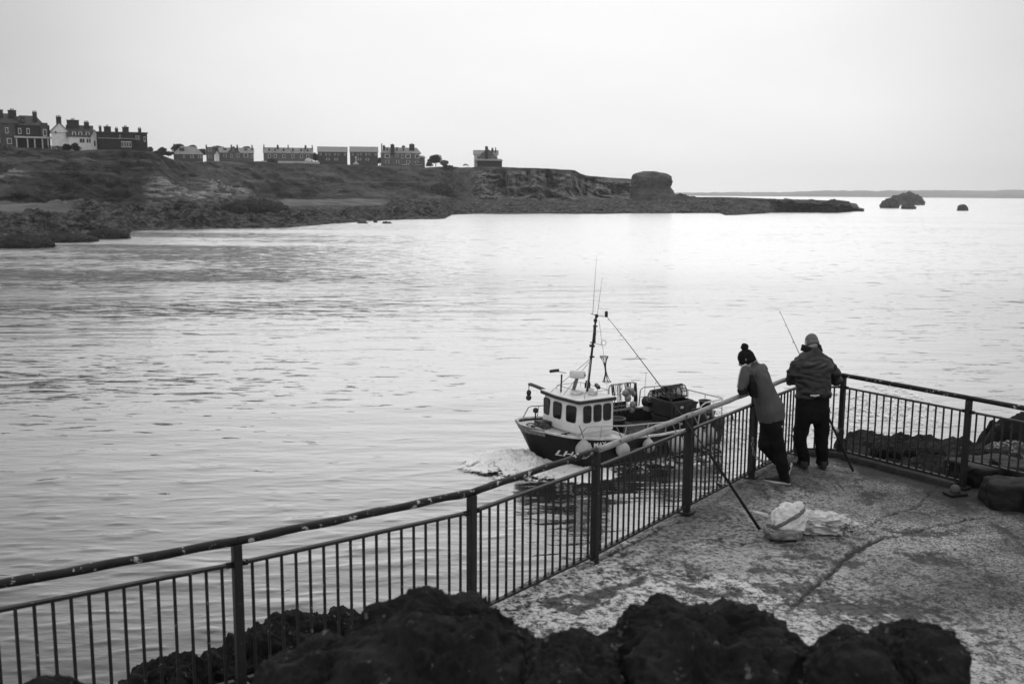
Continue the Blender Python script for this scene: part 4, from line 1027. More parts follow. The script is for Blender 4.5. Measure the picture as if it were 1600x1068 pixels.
# clutter inside the bulwarks
r4 = random.Random(12)
m = MB()
for i in range(22):
    s = r4.uniform(4.0, 6.6); y = r4.uniform(-1.6, 1.6); c = Vector((-s, y, .62 + r4.uniform(0, .25)))
    m.tube([c + Vector((math.cos(a) * r4.uniform(.14, .3), math.sin(a) * r4.uniform(.14, .3), r4.uniform(-.03, .06))) for a in np.linspace(0, 5.8, 14)], .022, 5)
tag_o = m.build('rope_heap', M_ROPE, boat)
# white scupper dashes along the port side aft
for k in range(7):
    s = 4.9 + k * .27; z = .80; MB().box((-s, hull_y(s, z) + .006, z), (.14, .02, .085), 0).build('painted_dash', M_LET, boat)
pts = []
mb = MB()
for (s0, s1, z0, z1) in ((6.2, 6.75, .35, .62), (5.95, 6.2, .3, .8)):
    for i in range(6):
        a = s0 + (s1 - s0) * i / 6; c = s0 + (s1 - s0) * (i + 1) / 6
        mb.quad((-a, hull_y(a, z0) + .012, z0), (-c, hull_y(c, z0) + .012, z0), (-c, hull_y(c, z1) + .012, z1), (-a, hull_y(a, z1) + .012, z1))
mb.build('painted_panel', M_LET, boat)

# ------------------------------------------------------------------ foam round the boat
def foam_material():
    m = bpy.data.materials.new('sea_foam'); m.use_nodes = True; t = m.node_tree; b = t.nodes['Principled BSDF']
    b.inputs['Roughness'].default_value = .7; b.inputs['Base Color'].default_value = (.93, .93, .93, 1)
    geo = N(t, 'ShaderNodeNewGeometry')
    n = N(t, 'ShaderNodeTexNoise', i_Scale=5.0, i_Detail=10.0, i_Roughness=.78, i_Distortion=.4); t.links.new(geo.outputs['Position'], n.inputs['Vector'])
    a = N(t, 'ShaderNodeAttribute'); a.attribute_name = 'foam'
    n4 = N(t, 'ShaderNodeTexNoise', i_Scale=1.4, i_Detail=3.0, i_Roughness=.6); t.links.new(geo.outputs['Position'], n4.inputs['Vector'])
    lace = mth(t, 'ADD', mth(t, 'MULTIPLY', mth(t, 'SUBTRACT', n.outputs[0], .5), 2.6), mth(t, 'MULTIPLY_ADD', n4.outputs[0], .9, .05))
    v = mth(t, 'ADD', lace, a.outputs['Fac'])
    r = N(t, 'ShaderNodeMapRange'); r.inputs[1].default_value = .93; r.inputs[2].default_value = 1.24; t.links.new(v, r.inputs[0])
    tr = N(t, 'ShaderNodeBsdfTransparent'); mx = N(t, 'ShaderNodeMixShader'); t.links.new(r.outputs[0], mx.inputs[0]); t.links.new(tr.outputs[0], mx.inputs[1]); t.links.new(b.outputs[0], mx.inputs[2])
    t.links.new(mx.outputs[0], t.nodes['Material Output'].inputs['Surface'])
    n2 = N(t, 'ShaderNodeTexNoise', i_Scale=7.0, i_Detail=6.0, i_Roughness=.7); t.links.new(geo.outputs['Position'], n2.inputs['Vector'])
    bp = N(t, 'ShaderNodeBump', i_Strength=1.0, i_Distance=.09); t.links.new(n2.outputs[0], bp.inputs['Height']); t.links.new(bp.outputs[0], b.inputs['Normal'])
    return m
def build_foam():
    g = .05
    xs = np.arange(-3.5, 22, g); ys = np.arange(27, 62, g)
    X, Y = np.meshgrid(xs, ys)
    c, s_ = math.cos(B_TH), math.sin(B_TH)
    dx, dy = X - .43, Y - 38.4
    S = -(dx * c + dy * s_); Pp = -dx * s_ + dy * c            # distance aft, to port
    q = lambda k, o: fbm(np.stack([X * k, Y * k, np.full_like(X, o)], -1), 5, .6)
    hull = np.interp(S, [.6, .9, 1.6, 3, 5, 9.2, 11, 40], [0, .8, 2.0, 2.55, 2.4, 1.6, 0, 0], left=-1)
    d = np.abs(Pp) - hull                                        # outside the side of the hull
    # bow wave thrown ahead and to both sides
    e = np.hypot((S + .25) / 2.0, (Pp + .1) / 2.4)
    bowf = sstep(1.25, .62, e + q(.8, 1) * .28)
    e2 = np.hypot((S - 1.2) / 1.7, (Pp - 2.3) / 1.2); bowf = np.maximum(bowf, sstep(1.2, .6, e2 + q(.8, 2) * .3))
    side = sstep(1.15, .2, d + q(.7, 3) * .6) * sstep(.2, 1.2, S) * sstep(16, 8, S)
    side2 = sstep(2.2, .4, np.abs(d - .5 - .22 * S) + q(.6, 4) * .8) * sstep(1.5, 3, S) * .62 * sstep(14, 5, S)
    wake = sstep(1.1, .3, np.abs(Pp) / (3.2 + .12 * S) + q(.4, 5) * .45) * sstep(7.6, 9.6, S) * (.62 * sstep(60, 9, S) + .02)
    wake = np.maximum(wake, .5 * sstep(3.2, .8, d + q(.6, 14) * 1.2) * sstep(3.5, 6, S) * sstep(16, 9, S))
    f = np.maximum.reduce([bowf * 1.0, side * (.56 + .16 * sstep(2.0, .6, S)), wake * 1.1])
    f = f * (.84 + .10 * bowf)
    f[(f < .12)] = 0
    H = .03 + f * .05 + bowf ** 2 * (.10 + .30 * sstep(.9, .2, e) + .10 * q(1.3, 6) + .10 * q(4, 7) + .09 * q(9, 17)) * sstep(1.3, .2, e) + side * (.10 + .08 * q(1.5, 8)) + wake * .1 * q(1.2, 9)
    H = wave_z(X, Y) + np.maximum(H, .02)
    inhull = (np.abs(Pp) < hull - .12) & (S > .6) & (S < 9.1)
    cell = (f > .1); cell = cell[:-1, :-1] | cell[1:, 1:] ; cell &= ~inhull[:-1, :-1]
    o = grid_mesh('foam', np.stack([X, Y, H], -1), foam_material(), dict(foam=f), mask=cell)
    tag(o, kind='stuff')
build_foam()

# ------------------------------------------------------------------ people
def union(parts, voxel=.012, smooth=3):
    """several closed shapes grown into one continuous skin"""
    mb = MB()
    for p in parts: mb.add(p.v, p.f)
    me = bpy.data.meshes.new('tmp'); me.from_pydata(mb.v, [], mb.f); me.update()
    bm = bmesh.new(); bm.from_mesh(me); bmesh.ops.recalc_face_normals(bm, faces=bm.faces[:]); bm.to_mesh(me); bm.free()
    ob = bpy.data.objects.new('tmp', me); col.objects.link(ob)
    md = ob.modifiers.new('r', 'REMESH'); md.mode = 'VOXEL'; md.voxel_size = voxel; md.use_smooth_shade = True
    if smooth: sm = ob.modifiers.new('s', 'SMOOTH'); sm.factor = .5; sm.iterations = smooth
    dg = bpy.context.evaluated_depsgraph_get(); dg.update()
    out = bpy.data.meshes.new_from_object(ob.evaluated_get(dg)); bpy.data.objects.remove(ob)
    return out
def add_skin(name, parts, m, parent, voxel=.012, smooth=3, wrinkle=None):
    me = union(parts, voxel, smooth)
    if wrinkle:
        amp, sc, st = wrinkle
        n = len(me.vertices); co = np.empty(n * 3); me.vertices.foreach_get('co', co); co = co.reshape(-1, 3)
        no = np.empty(n * 3); me.vertices.foreach_get('normal', no); no = no.reshape(-1, 3)
        p = co * np.array(st) * sc
        p = p + .8 * np.stack([pn(p * .5), pn(p * .5 + 9), pn(p * .5 + 5)], -1)
        k = np.abs(pn(p)) * 2 - .35 + .4 * pn(p * 2.3)
        co = co + no * (k * amp)[:, None]; me.vertices.foreach_set('co', co.ravel()); me.update()
    me.polygons.foreach_set('use_smooth', [True] * len(me.polygons))
    return link(name, me, m, parent, True)
def ell(c, right, fwd, upv, a, b_, h=None, n=20):   # elliptical ring
    return [c + right * (a * math.cos(t)) + fwd * (b_ * math.sin(t)) for t in [2 * math.pi * k / n for k in range(n)]]
def torso(spec, right):
    """spec: list of (centre, half width, half depth[, right vector])"""
    rings = []
    for i, q in enumerate(spec):
        c, a, b_ = q[:3]; r = q[3] if len(q) > 3 else right
        ax = (spec[min(i + 1, len(spec) - 1)][0] - spec[max(i - 1, 0)][0]).normalized(); r = (r - ax * r.dot(ax)).normalized(); f = ax.cross(r)
        rings.append(ell(c, r, f, ax, a, b_))
    return MB().loft(rings)
def head_parts(c, fwd, upv, k=1.0):
    """skull, face, nose, ears; c = centre of the skull"""
    r = fwd.cross(upv).normalized(); P_ = []
    rings = []
    for z, a, b_, o in ((-.125, .030, .03, .055), (-.112, .045, .052, .042), (-.09, .056, .072, .026), (-.05, .066, .086, .010), (0, .073, .096, 0), (.045, .074, .097, -.004), (.08, .062, .084, -.006), (.103, .040, .055, -.008), (.113, .012, .016, -.008)):
        rings.append(ell(c + upv * (z * k) + fwd * (o * k), r, fwd, upv, a * k, b_ * k))
    P_.append(MB().loft(rings))
    P_.append(MB().tube([c + fwd * .092 * k + upv * .012 * k, c + fwd * .112 * k - upv * .028 * k, c + fwd * .098 * k - upv * .040 * k], [.009 * k, .014 * k, .010 * k], 8))  # nose
    P_.append(MB().tube([c + fwd * .088 * k - upv * .066 * k - r * .022 * k, c + fwd * .094 * k - upv * .066 * k, c + fwd * .088 * k - upv * .066 * k + r * .022 * k], .007 * k, 6))  # lips
    for s in (-1, 1):
        P_.append(MB().ball(c + fwd * .074 * k + upv * .002 * k + r * (.031 * s * k), .016 * k, 6))          # eyes and brows
        e = c + r * (.073 * s * k) - fwd * .006 * k
        P_.append(MB().tube([e + upv * .030 * k, e + r * (.012 * s * k) + upv * .012 * k - fwd * .010 * k, e + r * (.008 * s * k) - upv * .012 * k - fwd * .006 * k, e - upv * .030 * k], [.008 * k, .013 * k, .011 * k, .007 * k], 8))
    return P_
def hand_parts(w_, d, nrm, side, curl=.9, k=1.0):
    """palm from wrist w_ along d, nrm = back of hand; fingers curl towards -nrm; side = thumb side vector"""
    P_ = [torso([(w_, .026 * k, .018 * k), (w_ + d * .03 * k, .034 * k, .016 * k), (w_ + d * .065 * k, .041 * k, .015 * k), (w_ + d * .092 * k, .040 * k, .013 * k)], side)]
    for i, (o, L_) in enumerate(((.029, .072), (.010, .080), (-.010, .074), (-.029, .058))):
        p = w_ + d * .088 * k + side * (o * k); pts = [p]; a = .25
        for j, f in enumerate((.45, .30, .25)):
            a += curl * (.75 + .1 * i) ; dd = (d * math.cos(a * .8) - nrm * math.sin(a * .8)).normalized(); p = p + dd * (L_ * f * k); pts.append(p)
        P_.append(MB().tube([w_ + d * .07 * k + side * (o * k)] + pts, [.010 * k, .0098 * k, .009 * k, .008 * k, .0065 * k], 8))
    b0 = w_ + d * .025 * k + side * .026 * k
    P_.append(MB().tube([b0, b0 + side * .028 * k + d * .022 * k - nrm * .01 * k, b0 + side * .030 * k + d * .048 * k - nrm * .026 * k, b0 + side * .018 * k + d * .066 * k - nrm * .040 * k], [.013 * k, .012 * k, .010 * k, .007 * k], 8))
    return P_
def shoe(parent, heel, dirv, L_=.29, m=None, sole=None, tilt=0.0, upv=Vector((0, 0, 1))):
    d = dirv.normalized(); r = d.cross(upv).normalized(); u = r.cross(d).normalized()
    prof = [(-.02, .028, .05, .055), (0, .036, .055, .075), (.06, .038, .055, .075), (.12, .040, .048, .06), (.18, .047, .038, .045), (.24, .045, .030, .035), (.28, .032, .024, .026), (.297, .015, .016, .018)]
    rings = []
    for x, a, zc, h in prof:
        c = heel + d * (x * L_ / .29) + u * (zc * .95 + .012); rings.append(ell(c, r, u, d, a, h * .72, n=16))
    s_ = add_skin('shoe', [MB().loft(rings), MB().tube([heel + d * .03 + u * .06, heel + d * .025 + u * .12], [.045, .043], 12)], m, parent, .008, 2)
    rings = []
    for z, e in ((0, 0), (.006, .004), (.026, .003), (.030, -.002)):
        rg = []
        for k in range(28):
            t = 2 * math.pi * k / 28; x = .14 + .158 * math.cos(t); wd = (.036 + .010 * sstep(.0, .25, x)) * math.sin(t); rg.append(heel + d * ((x + e * math.cos(t)) * L_ / .29) + r * (wd + e * math.sin(t)) + u * z)
        rings.append(rg)
    MB().loft(rings).build('sole', sole, s_, True)
    return s_
M_SKIN = mat('skin', .34, .55, var=.28, vscale=12, bump=.001, bscale=60)
M_HAIR = mat('short_grey_hair', .15, .85, var=.09, vscale=40, bump=.003, bscale=120)
M_JACK = mat('dark_waxed_jacket', .016, .62, var=.011, vscale=5, bump=.004, bscale=16)
M_TROU = mat('black_trousers', .007, .85, var=.010, vscale=6, bump=.004, bscale=12, spec=.15)
M_COLL = mat('black_collar', .008, .85, var=.012, spec=.15)
M_SHIRT = mat('grey_sports_top', .085, .8, var=.07, vscale=4, bump=.003, bscale=14, spec=.2)
M_PANEL = mat('black_side_panel', .010, .8, var=.014, spec=.2)
M_HAT = mat('black_knit', .010, .95, var=.016, vscale=60, bump=.006, bscale=90, spec=.1)
M_SHOE = mat('dark_shoe', .012, .6, var=.022, vscale=20)
M_SOLE = mat('white_sole', .62, .6, var=.5)
M_SOLED = mat('grey_sole', .05, .8, var=.035)

def person_two():
    Y0 = 12.55; A = at
    fl = gnd(1256, 733, DECK); fr = gnd(1285, 733, DECK)
    o = empty('person', ((fl.x + fr.x) / 2, fl.y, DECK)); T0 = Vector(o.location)
    tag(o, 'man in dark jacket and black trousers standing with bowed pale haired head at the corner', 'person')
    q = lambda x, y, Y: A(x, y, Y) - T0
    up_ = Vector((0, 0, 1)); F = Vector((-.10, 1, 0)).normalized(); Rr = Vector((1, .10, 0)).normalized()
    hip = q(1270, 640, 12.55); wst = q(1271, 622, 12.56); chest = q(1270, 580, 12.66); neck = q(1268.5, 549, 12.76); hd = q(1268.5, 536.5, 12.86)
    sl = q(1244, 570, 12.70); sr = q(1296, 568, 12.74); el = q(1236, 594, 12.72); er = q(1306.5, 594, 12.78)
    rail = TOP + .035
    wl_ = Vector((4.03, 13.19, rail + DECK + .02)) - T0; wr_ = Vector((4.36, 13.20, rail + DECK + .02)) - T0
    kl = q(1249.5, 686, 12.58); kr = q(1283.5, 686, 12.58); al = Vector((fl.x, fl.y + .03, DECK + .09)) - T0; ar = Vector((fr.x, fr.y + .03, DECK + .09)) - T0
    hl = hip - Rr * .115; hr = hip + Rr * .115
    nd = (F * .80 - up_ * .6).normalized(); nu = (up_ * .80 + F * .6).normalized()
    body = [torso([(hip - up_ * .1, .14, .09), (wst, .15, .10), (chest, .17, .11), (neck - up_ * .04, .10, .07)], Rr), MB().tube([neck - up_ * .06, neck.lerp(hd, .6), hd], [.065, .06, .058], 14)]
    body += head_parts(hd, nd, nu, 1.08)
    for s_, e_, w_, sd in ((sl, el, wl_, 1), (sr, er, wr_, -1)):
        d = (w_ - e_).normalized(); body.append(MB().tube([neck - up_ * .06, s_, e_, w_], [.05, .055, .042, .028], 12))
        dd = Vector((.45 * sd, .9, 0)).normalized(); body += hand_parts(w_, dd, up_, dd.cross(up_) * (1 if sd > 0 else -1) * 1.0, .8)
    for h_, k_, a_ in ((hl, kl, al), (hr, kr, ar)): body.append(MB().tube([h_, k_, a_], [.08, .055, .04], 12))
    b = add_skin('body', body, M_SKIN, o, .009, 2)
    # hair: close cap over the crown and the back of the skull
    r = nd.cross(nu).normalized(); rings = []
    for z, a, b_, off in ((-.045, .078, .086, -.027), (-.01, .083, .098, -.015), (.045, .083, .104, -.009), (.090, .070, .090, -.009), (.117, .044, .058, -.010), (.128, .013, .016, -.010)):
        rings.append(ell(hd + nu * z + nd * off, r, nd, nu, a, b_, n=24))
    add_skin('hair', [MB().loft(rings)], M_HAIR, b, .008, 2, (.0015, 30, (1, 1, 1)))
    # jacket
    jk = [torso([(q(1271.5, 622, 12.56), .235, .150), (q(1271.5, 614, 12.57), .245, .165), (q(1271, 604, 12.59), .232, .165), (q(1270.5, 590, 12.62), .240, .165), (q(1270, 576, 12.66), .275, .17), (q(1269.5, 566, 12.70), .272, .150), (q(1269, 558, 12.73), .215, .125), (q(1268.8, 552, 12.75), .125, .10), (q(1268.5, 547, 12.77), .085, .085)], Rr)]
    for s_, e_, w_, sg in ((sl, el, wl_, -1), (sr, er, wr_, 1)):
        sh = s_ + Rr * (.02 * -sg)
        jk.append(MB().tube([sh - Rr * (sg * .08) + up_ * .01, sh, s_.lerp(e_, .5) + Rr * (sg * .012), e_, e_.lerp(w_, .5), w_ - (w_ - e_).normalized() * .02], [.080, .086, .084, .080, .066, .052], 14))
    add_skin('jacket', jk, M_JACK, o, .010, 2, (.034, 4.2, (1.2, 1, 2.4)))
    # yoke seam and hem band
    # stand up collar
    cr = []; cax = Vector((0, .30, .95)).normalized()
    for z, a, b_ in ((-.03, .145, .12), (.01, .132, .118), (.045, .124, .112), (.050, .108, .098), (.0, .110, .098)):
        cr.append([neck + Vector((0, .02, .03)) + cax * z + Rr * (a * math.cos(t) * 1.0) + F * (b_ * math.sin(t)) + up_ * (.012 * math.cos(2 * t)) for t in np.linspace(0, 2 * math.pi, 26)[:-1]])
    MB().loft(cr, cap=False).build('collar', M_COLL, o, True)
    tr = [torso([(q(1270.5, 618, 12.56), .205, .125), (hip, .222, .140), (hip - up_ * .10, .222, .14), (hip - up_ * .16, .20, .12)], Rr)]
    for h_, k_, a_, sg in ((hl, kl, al, -1), (hr, kr, ar, 1)):
        tr.append(torso([(h_ + up_ * .02, .105, .12), (h_ - up_ * .12, .108, .115), (h_.lerp(k_, .6), .098, .10), (k_, .088, .088), (k_.lerp(a_, .45), .082, .085), (a_ + up_ * .06, .075, .085), (a_ + up_ * .0, .080, .095), (a_ - up_ * .03, .080, .10)], Rr))
    add_skin('trousers', tr, M_TROU, o, .011, 2, (.013, 5, (1, 1, 1.8)))
    MB().tube([q(1266, 617.5, 12.40), q(1273, 618.2, 12.395), q(1280, 617.2, 12.40)], [.010, .014, .010], 6).build('shirt_tail', M_SOLE, o)
    for f_, dr in ((fl, Vector((-.28, 1, 0))), (fr, Vector((.12, 1, 0)))):
        shoe(o, Vector((f_.x, f_.y - .06, DECK)) - T0, dr, .30, M_SHOE, M_SOLED)
    return o
person_two()

def person_one():
    st = gnd(1222, 757, DECK)
    o = empty('person', (st.x, st.y, DECK)); T0 = Vector(o.location)
    tag(o, 'person in bobble hat and grey sports top leaning on the railing, legs crossed', 'person')
    q = lambda x, y, Y: at(x, y, Y) - T0
    up_ = Vector((0, 0, 1)); F = Vector((-.8, .6, 0)); Rr = Vector((.6, .8, 0))       # faces out to sea, right hand away from us
    hip = q(1205, 650, 11.95); wst = q(1199, 628, 11.98); mid = q(1192, 607, 12.0); chest = q(1183, 588, 12.02); neck = q(1174, 570, 12.02); hd = q(1166.5, 561.5, 12.0)
    sl = q(1166, 580, 11.86); sr = q(1191, 576, 12.22); el = q(1160, 607.5, 11.74)
    rz_ = DECK + TOP + .035
    wl_ = Vector((2.93, 12.06, rz_ + .055)) - T0; er = Vector((3.06, 12.26, rz_ + .05)) - T0; wr_ = Vector((2.86, 12.02, rz_ + .11)) - T0
    nd = (Vector((-.80, .35, -.45))).normalized(); nr = nd.cross(up_).normalized(); nu = nr.cross(nd).normalized()
    # legs: standing leg (his left), crossed leg behind with the toe on the ground
    hl = hip - Rr * .07; hr = hip + Rr * .07
    kS = q(1217, 700, 11.90); aS = q(1226, 748, 11.88)
    kC = q(1194, 694, 11.92); aC = q(1229, 733, 12.15)
    body = [torso([(hip - up_ * .06, .12, .085), (wst, .125, .085), (mid, .13, .09), (chest, .15, .09), (neck, .07, .055)], Rr), MB().tube([neck - up_ * .03, neck.lerp(hd, .5), hd], [.055, .052, .05], 12)]
    body += head_parts(hd, nd, nu, .98)
    for s_, e_, w_ in ((sl, el, wl_), (sr, er, wr_)):
        body.append(MB().tube([neck - up_ * .04, s_, e_, w_], [.045, .05, .038, .026], 12))
        dd = (w_ - e_); dd.z = 0; dd.normalize(); sdv = up_.cross(dd) if w_ is wr_ else dd.cross(up_)
        body += hand_parts(w_, dd, up_, sdv, .7, .95)
    body.append(MB().tube([hl, kS, aS], [.075, .05, .038], 12)); body.append(MB().tube([hr, kC, aC], [.075, .05, .038], 12))
    b = add_skin('body', body, M_SKIN, o, .009, 2)
    # bobble hat
    r = nr; rings = []
    for z, a, bb, off in ((-.055, .074, .086, -.022), (-.03, .086, .100, -.012), (0.0, .089, .106, -.006), (.05, .087, .104, -.006), (.09, .072, .085, -.008), (.118, .048, .055, -.010), (.13, .014, .016, -.010)):
        rings.append(ell(hd + nu * z + nd * off, r, nd, nu, a, bb, n=24))
    h_ = add_skin('bobble_hat', [MB().loft(rings)], M_HAT, b, .008, 2, (.002, 25, (1, 1, 1)))
    add_skin('pompom', [MB().ball(hd + nu * .150 - nd * .045, .047)], M_HAT, h_, .007, 1, (.008, 40, (1, 1, 1)))
    # top
    hem_a = q(1204, 649, 11.95)
    tp = [torso([(q(1205.5, 655, 11.95), .182, .170, Rr), (q(1203.5, 642, 11.95), .180, .165), (wst, .168, .148), (mid, .158, .135), (chest, .172, .130), (q(1178, 577, 12.02), .160, .105), (neck, .075, .07)], Rr)]
    for s_, e_, w_ in ((sl, el, wl_), (sr, er, wr_)):
        ax = (s_ - chest).normalized(); tp.append(MB().tube([s_.lerp(chest, .5), s_, s_.lerp(e_, .5), e_, e_ + (w_ - e_) * .2], [.085, .078, .068, .058, .050], 14))
    add_skin('sports_top', tp, M_SHIRT, o, .010, 2, (.026, 4.4, (1.5, 1.5, .8)))
    # dark side panel running from armpit to waist on the near side, and dark cuffs
    nr_ = -Rr
    pp = [q(1174, 585, 11.78), q(1175, 596, 11.75), q(1176, 607, 11.75), q(1178, 620, 11.77)]
    mb = MB(); rings = []
    for p, a in zip(pp, (.03, .055, .066, .05)): rings.append(ell(p, F, Rr, up_, a, .035, n=14))
    mb.loft(rings); add_skin('side_panel', [mb], M_PANEL, o, .009, 2)
    for e_, w_ in ((el, wl_), (er, wr_)):
        add_skin('cuff_sleeve', [MB().tube([e_ - (w_ - e_).normalized() * .035 - up_ * .016, e_.lerp(w_, .5) - up_ * .006, w_], [.058, .052, .036], 12)], M_PANEL, o, .009, 1)
    # white piped collar and sleeve stripe
    cr = []; cax = (neck - chest).normalized() * .5 + up_ * .6; cax.normalize(); ca = (Rr - cax * Rr.dot(cax)).normalized(); cb = cax.cross(ca)
    for z, a, bb in ((-.01, .092, .088), (.03, .083, .082), (.050, .080, .079), (.050, .070, .068), (.0, .072, .070)):
        cr.append([neck + cax * z + ca * (a * math.cos(t)) + cb * (bb * math.sin(t)) for t in np.linspace(0, 2 * math.pi, 26)[:-1]])
    cl = MB().loft(cr, cap=False).build('collar', M_SHIRT, o, True)
    MB().tube([neck + cax * .052 + ca * (.077 * math.cos(t)) + cb * (.076 * math.sin(t)) for t in np.linspace(0, 2 * math.pi, 30)], .0085, 6).build('piping', M_SOLE, cl, True)
    sd_ = F * .052
    st_ = [neck.lerp(sl, .55) + up_ * .062 + F * .02, sl + F * .058 + up_ * .045, sl.lerp(el, .3) + F * .074, sl.lerp(el, .65) + F * .066, el + F * .060 + up_ * .015]
    MB().tube(st_, .013, 8).build('sleeve_stripe', M_SOLE, o, True)
    # trousers
    tr = [torso([(q(1205, 645, 11.96), .150, .142), (hip, .152, .146), (hip - up_ * .09, .150, .146), (hip - up_ * .14, .13, .12)], Rr)]
    for (h2, k2, a2, w2) in ((hl, kS, aS, 1), (hr, kC, aC, 1)):
        tr.append(MB().tube([h2, h2.lerp(k2, .35), h2.lerp(k2, .7), k2, k2.lerp(a2, .4), k2.lerp(a2, .8), a2], [.115, .112, .098, .086, .080, .068, .064], 14))
    add_skin('trousers', tr, M_TROU, o, .011, 2, (.012, 5, (1, 1, 1.8)))
    # shoes
    he = gnd(1232, 757, DECK) - T0; to = gnd(1201, 752, DECK) - T0
    shoe(o, he, to - he, .30, M_SHOE, M_SOLE)
    toe2 = gnd(1229, 741, DECK) - T0 ; dd2 = Vector((-.25, -.05, -.95)).normalized()
    hp = aC + Vector((.075, .02, .055)); shoe(o, hp, dd2 , .26, M_SHOE, M_SOLE, upv=Vector((-.9, .3, .25)).normalized())
    return o
person_one()

# ------------------------------------------------------------------ fishing rods, chain, bags
def tube_pts(a, b_, n): return [a.lerp(b_, i / n) for i in range(n + 1)]
def fishing_rod(butt, rest, tip_len, label, reel_at, sag=.0, side=Vector((0, -1, 0)), grip=.95):
    o = empty('fishing_rod', butt); tag(o, label, 'fishing rod', 'fishing rods leaning on the railing')
    d = (rest - butt).normalized(); L_ = tip_len
    pts = [d * (L_ * i / 24) + Vector((0, 0, -sag * (i / 24) ** 2.2)) for i in range(25)]
    MB().tube(pts, [.0095 * (1 - i / 24) + .0026 for i in range(25)], 7).build('blank', M_BLK, o, True)
    MB().tube([d * 0, d * .02, d * .5, d * grip], [.017, .0165, .0155, .013], 10).build('grip', M_PANEL, o, True)
    n = (side - d * side.dot(d)).normalized()
    r = MB(); c = d * reel_at + n * .07
    r.tube([d * (reel_at - .05) + n * .016, c, d * (reel_at + .05) + n * .016], .008, 6); re = r.build('reel', M_STEEL, o)
    MB().lathe([(.012, -.03), (.028, -.028), (.018, -.02), (.017, .012), (.030, .018), (.026, .032), (.005, .04)], c + n * .03, 16, d.to_track_quat('Z', 'Y').to_matrix()).build('spool', M_DARK, re, True)
    s_ = d.cross(n); MB().tube([c + n * .03, c + n * .03 + s_ * .06, c + n * .05 + s_ * .08 + d * .03], [.006, .006, .012], 6).build('reel_handle', M_STEEL, re)
    for f in (.36, .52, .66, .79, .9, .985):
        i = f * 24; k = int(i); p = pts[k].lerp(pts[min(24, k + 1)], i - k); rr = .020 * (1.25 - f)
        MB().tube([p + n * (rr + .006) + n * rr * math.cos(a) + s_ * rr * math.sin(a) for a in np.linspace(0, 2 * math.pi, 10)], .003, 4).build('line_guide', M_DARK, o)
    return o
b1 = gnd(1187, 828, DECK) + Vector((0, 0, .01))
# touches the handrail between the third and fourth post
rp = Vector((2.03, 10.84, DECK + TOP + .045))
pr = None
for f in np.linspace(0, 1, 60):
    p = Vector((.81, 9.22, 0)).lerp(Vector((1.97, 10.76, 0)), f); p.z = DECK + TOP + .05
    c = p - Vector((0, 0, EYE)); dd = c.dot(Vector(fw)); px = CX + FPX * c.dot(Vector(rt)) / dd
    if pr is None or abs(px - 1067) < pr[0]: pr = (abs(px - 1067), p)
fishing_rod(b1, pr[1], 2.98, 'long black fishing rod leaning on the left railing, butt on the concrete by the bags',   .62, sag=.20, side=Vector((-1, -.2, -.3)))
b2 = gnd(1333, 737, DECK) + Vector((0, 0, .01))
p2 = Vector((4.20, 13.30, DECK + TOP + .05))
dz = at(1218, 485, 13.9)
fishing_rod(b2, dz, (dz - b2).length, 'fishing rod propped in the railing corner beside the man in the dark jacket', .62, side=Vector((-1, -.4, 0)))
# tackle clamp on the corner post
o = empty('rod_clamp', (4.47, 13.20, DECK + .25)); tag(o, 'dark clamp with a pale knob fixed low on the corner post', 'clamp')
MB().box((0, 0, .04), (.09, .05, .22), .2, bev=.012).build('bracket', M_BLK, o); MB().ball((-.06, -.02, .12), .035).build('knob', M_STEEL, o, True); MB().ball((.06, -.03, .0), .025).build('lower_knob', M_BLK, o, True)
# padlocked chain on the post behind the leaning person
def chain():
    o = empty('chain', (3.03, 12.12, DECK)); tag(o, 'rusty pale chain hanging from the post behind the leaning angler', 'chain')
    a = at(1176.5, 682, 12.05) - Vector(o.location); pts = [a, a + Vector((.0, -.0, -.12)), a + Vector((.03, .01, -.24)), a + Vector((.12, .10, -.33)), a + Vector((.22, .22, -.38)), a + Vector((.34, .36, -.40))]
    P_ = [Vector(p) for p in pts]; tot = 0
    for i in range(len(P_) - 1):
        n = max(2, int((P_[i + 1] - P_[i]).length / .042))
        for k in range(n):
            c = P_[i].lerp(P_[i + 1], (k + .5) / n); d = (P_[i + 1] - P_[i]).normalized(); s_ = d.cross(Vector((0, 1, 0)) if (tot % 2) else Vector((1, .3, .2))).normalized(); tot += 1
            MB().tube([c + d * (.028 * math.cos(t)) + s_ * (.016 * math.sin(t)) for t in np.linspace(0, 2 * math.pi, 12)], .0065, 5).build('link', M_CHAIN, o)
M_CHAIN = mat('rusty_chain', .34, .7, var=.12, vscale=30)
chain()
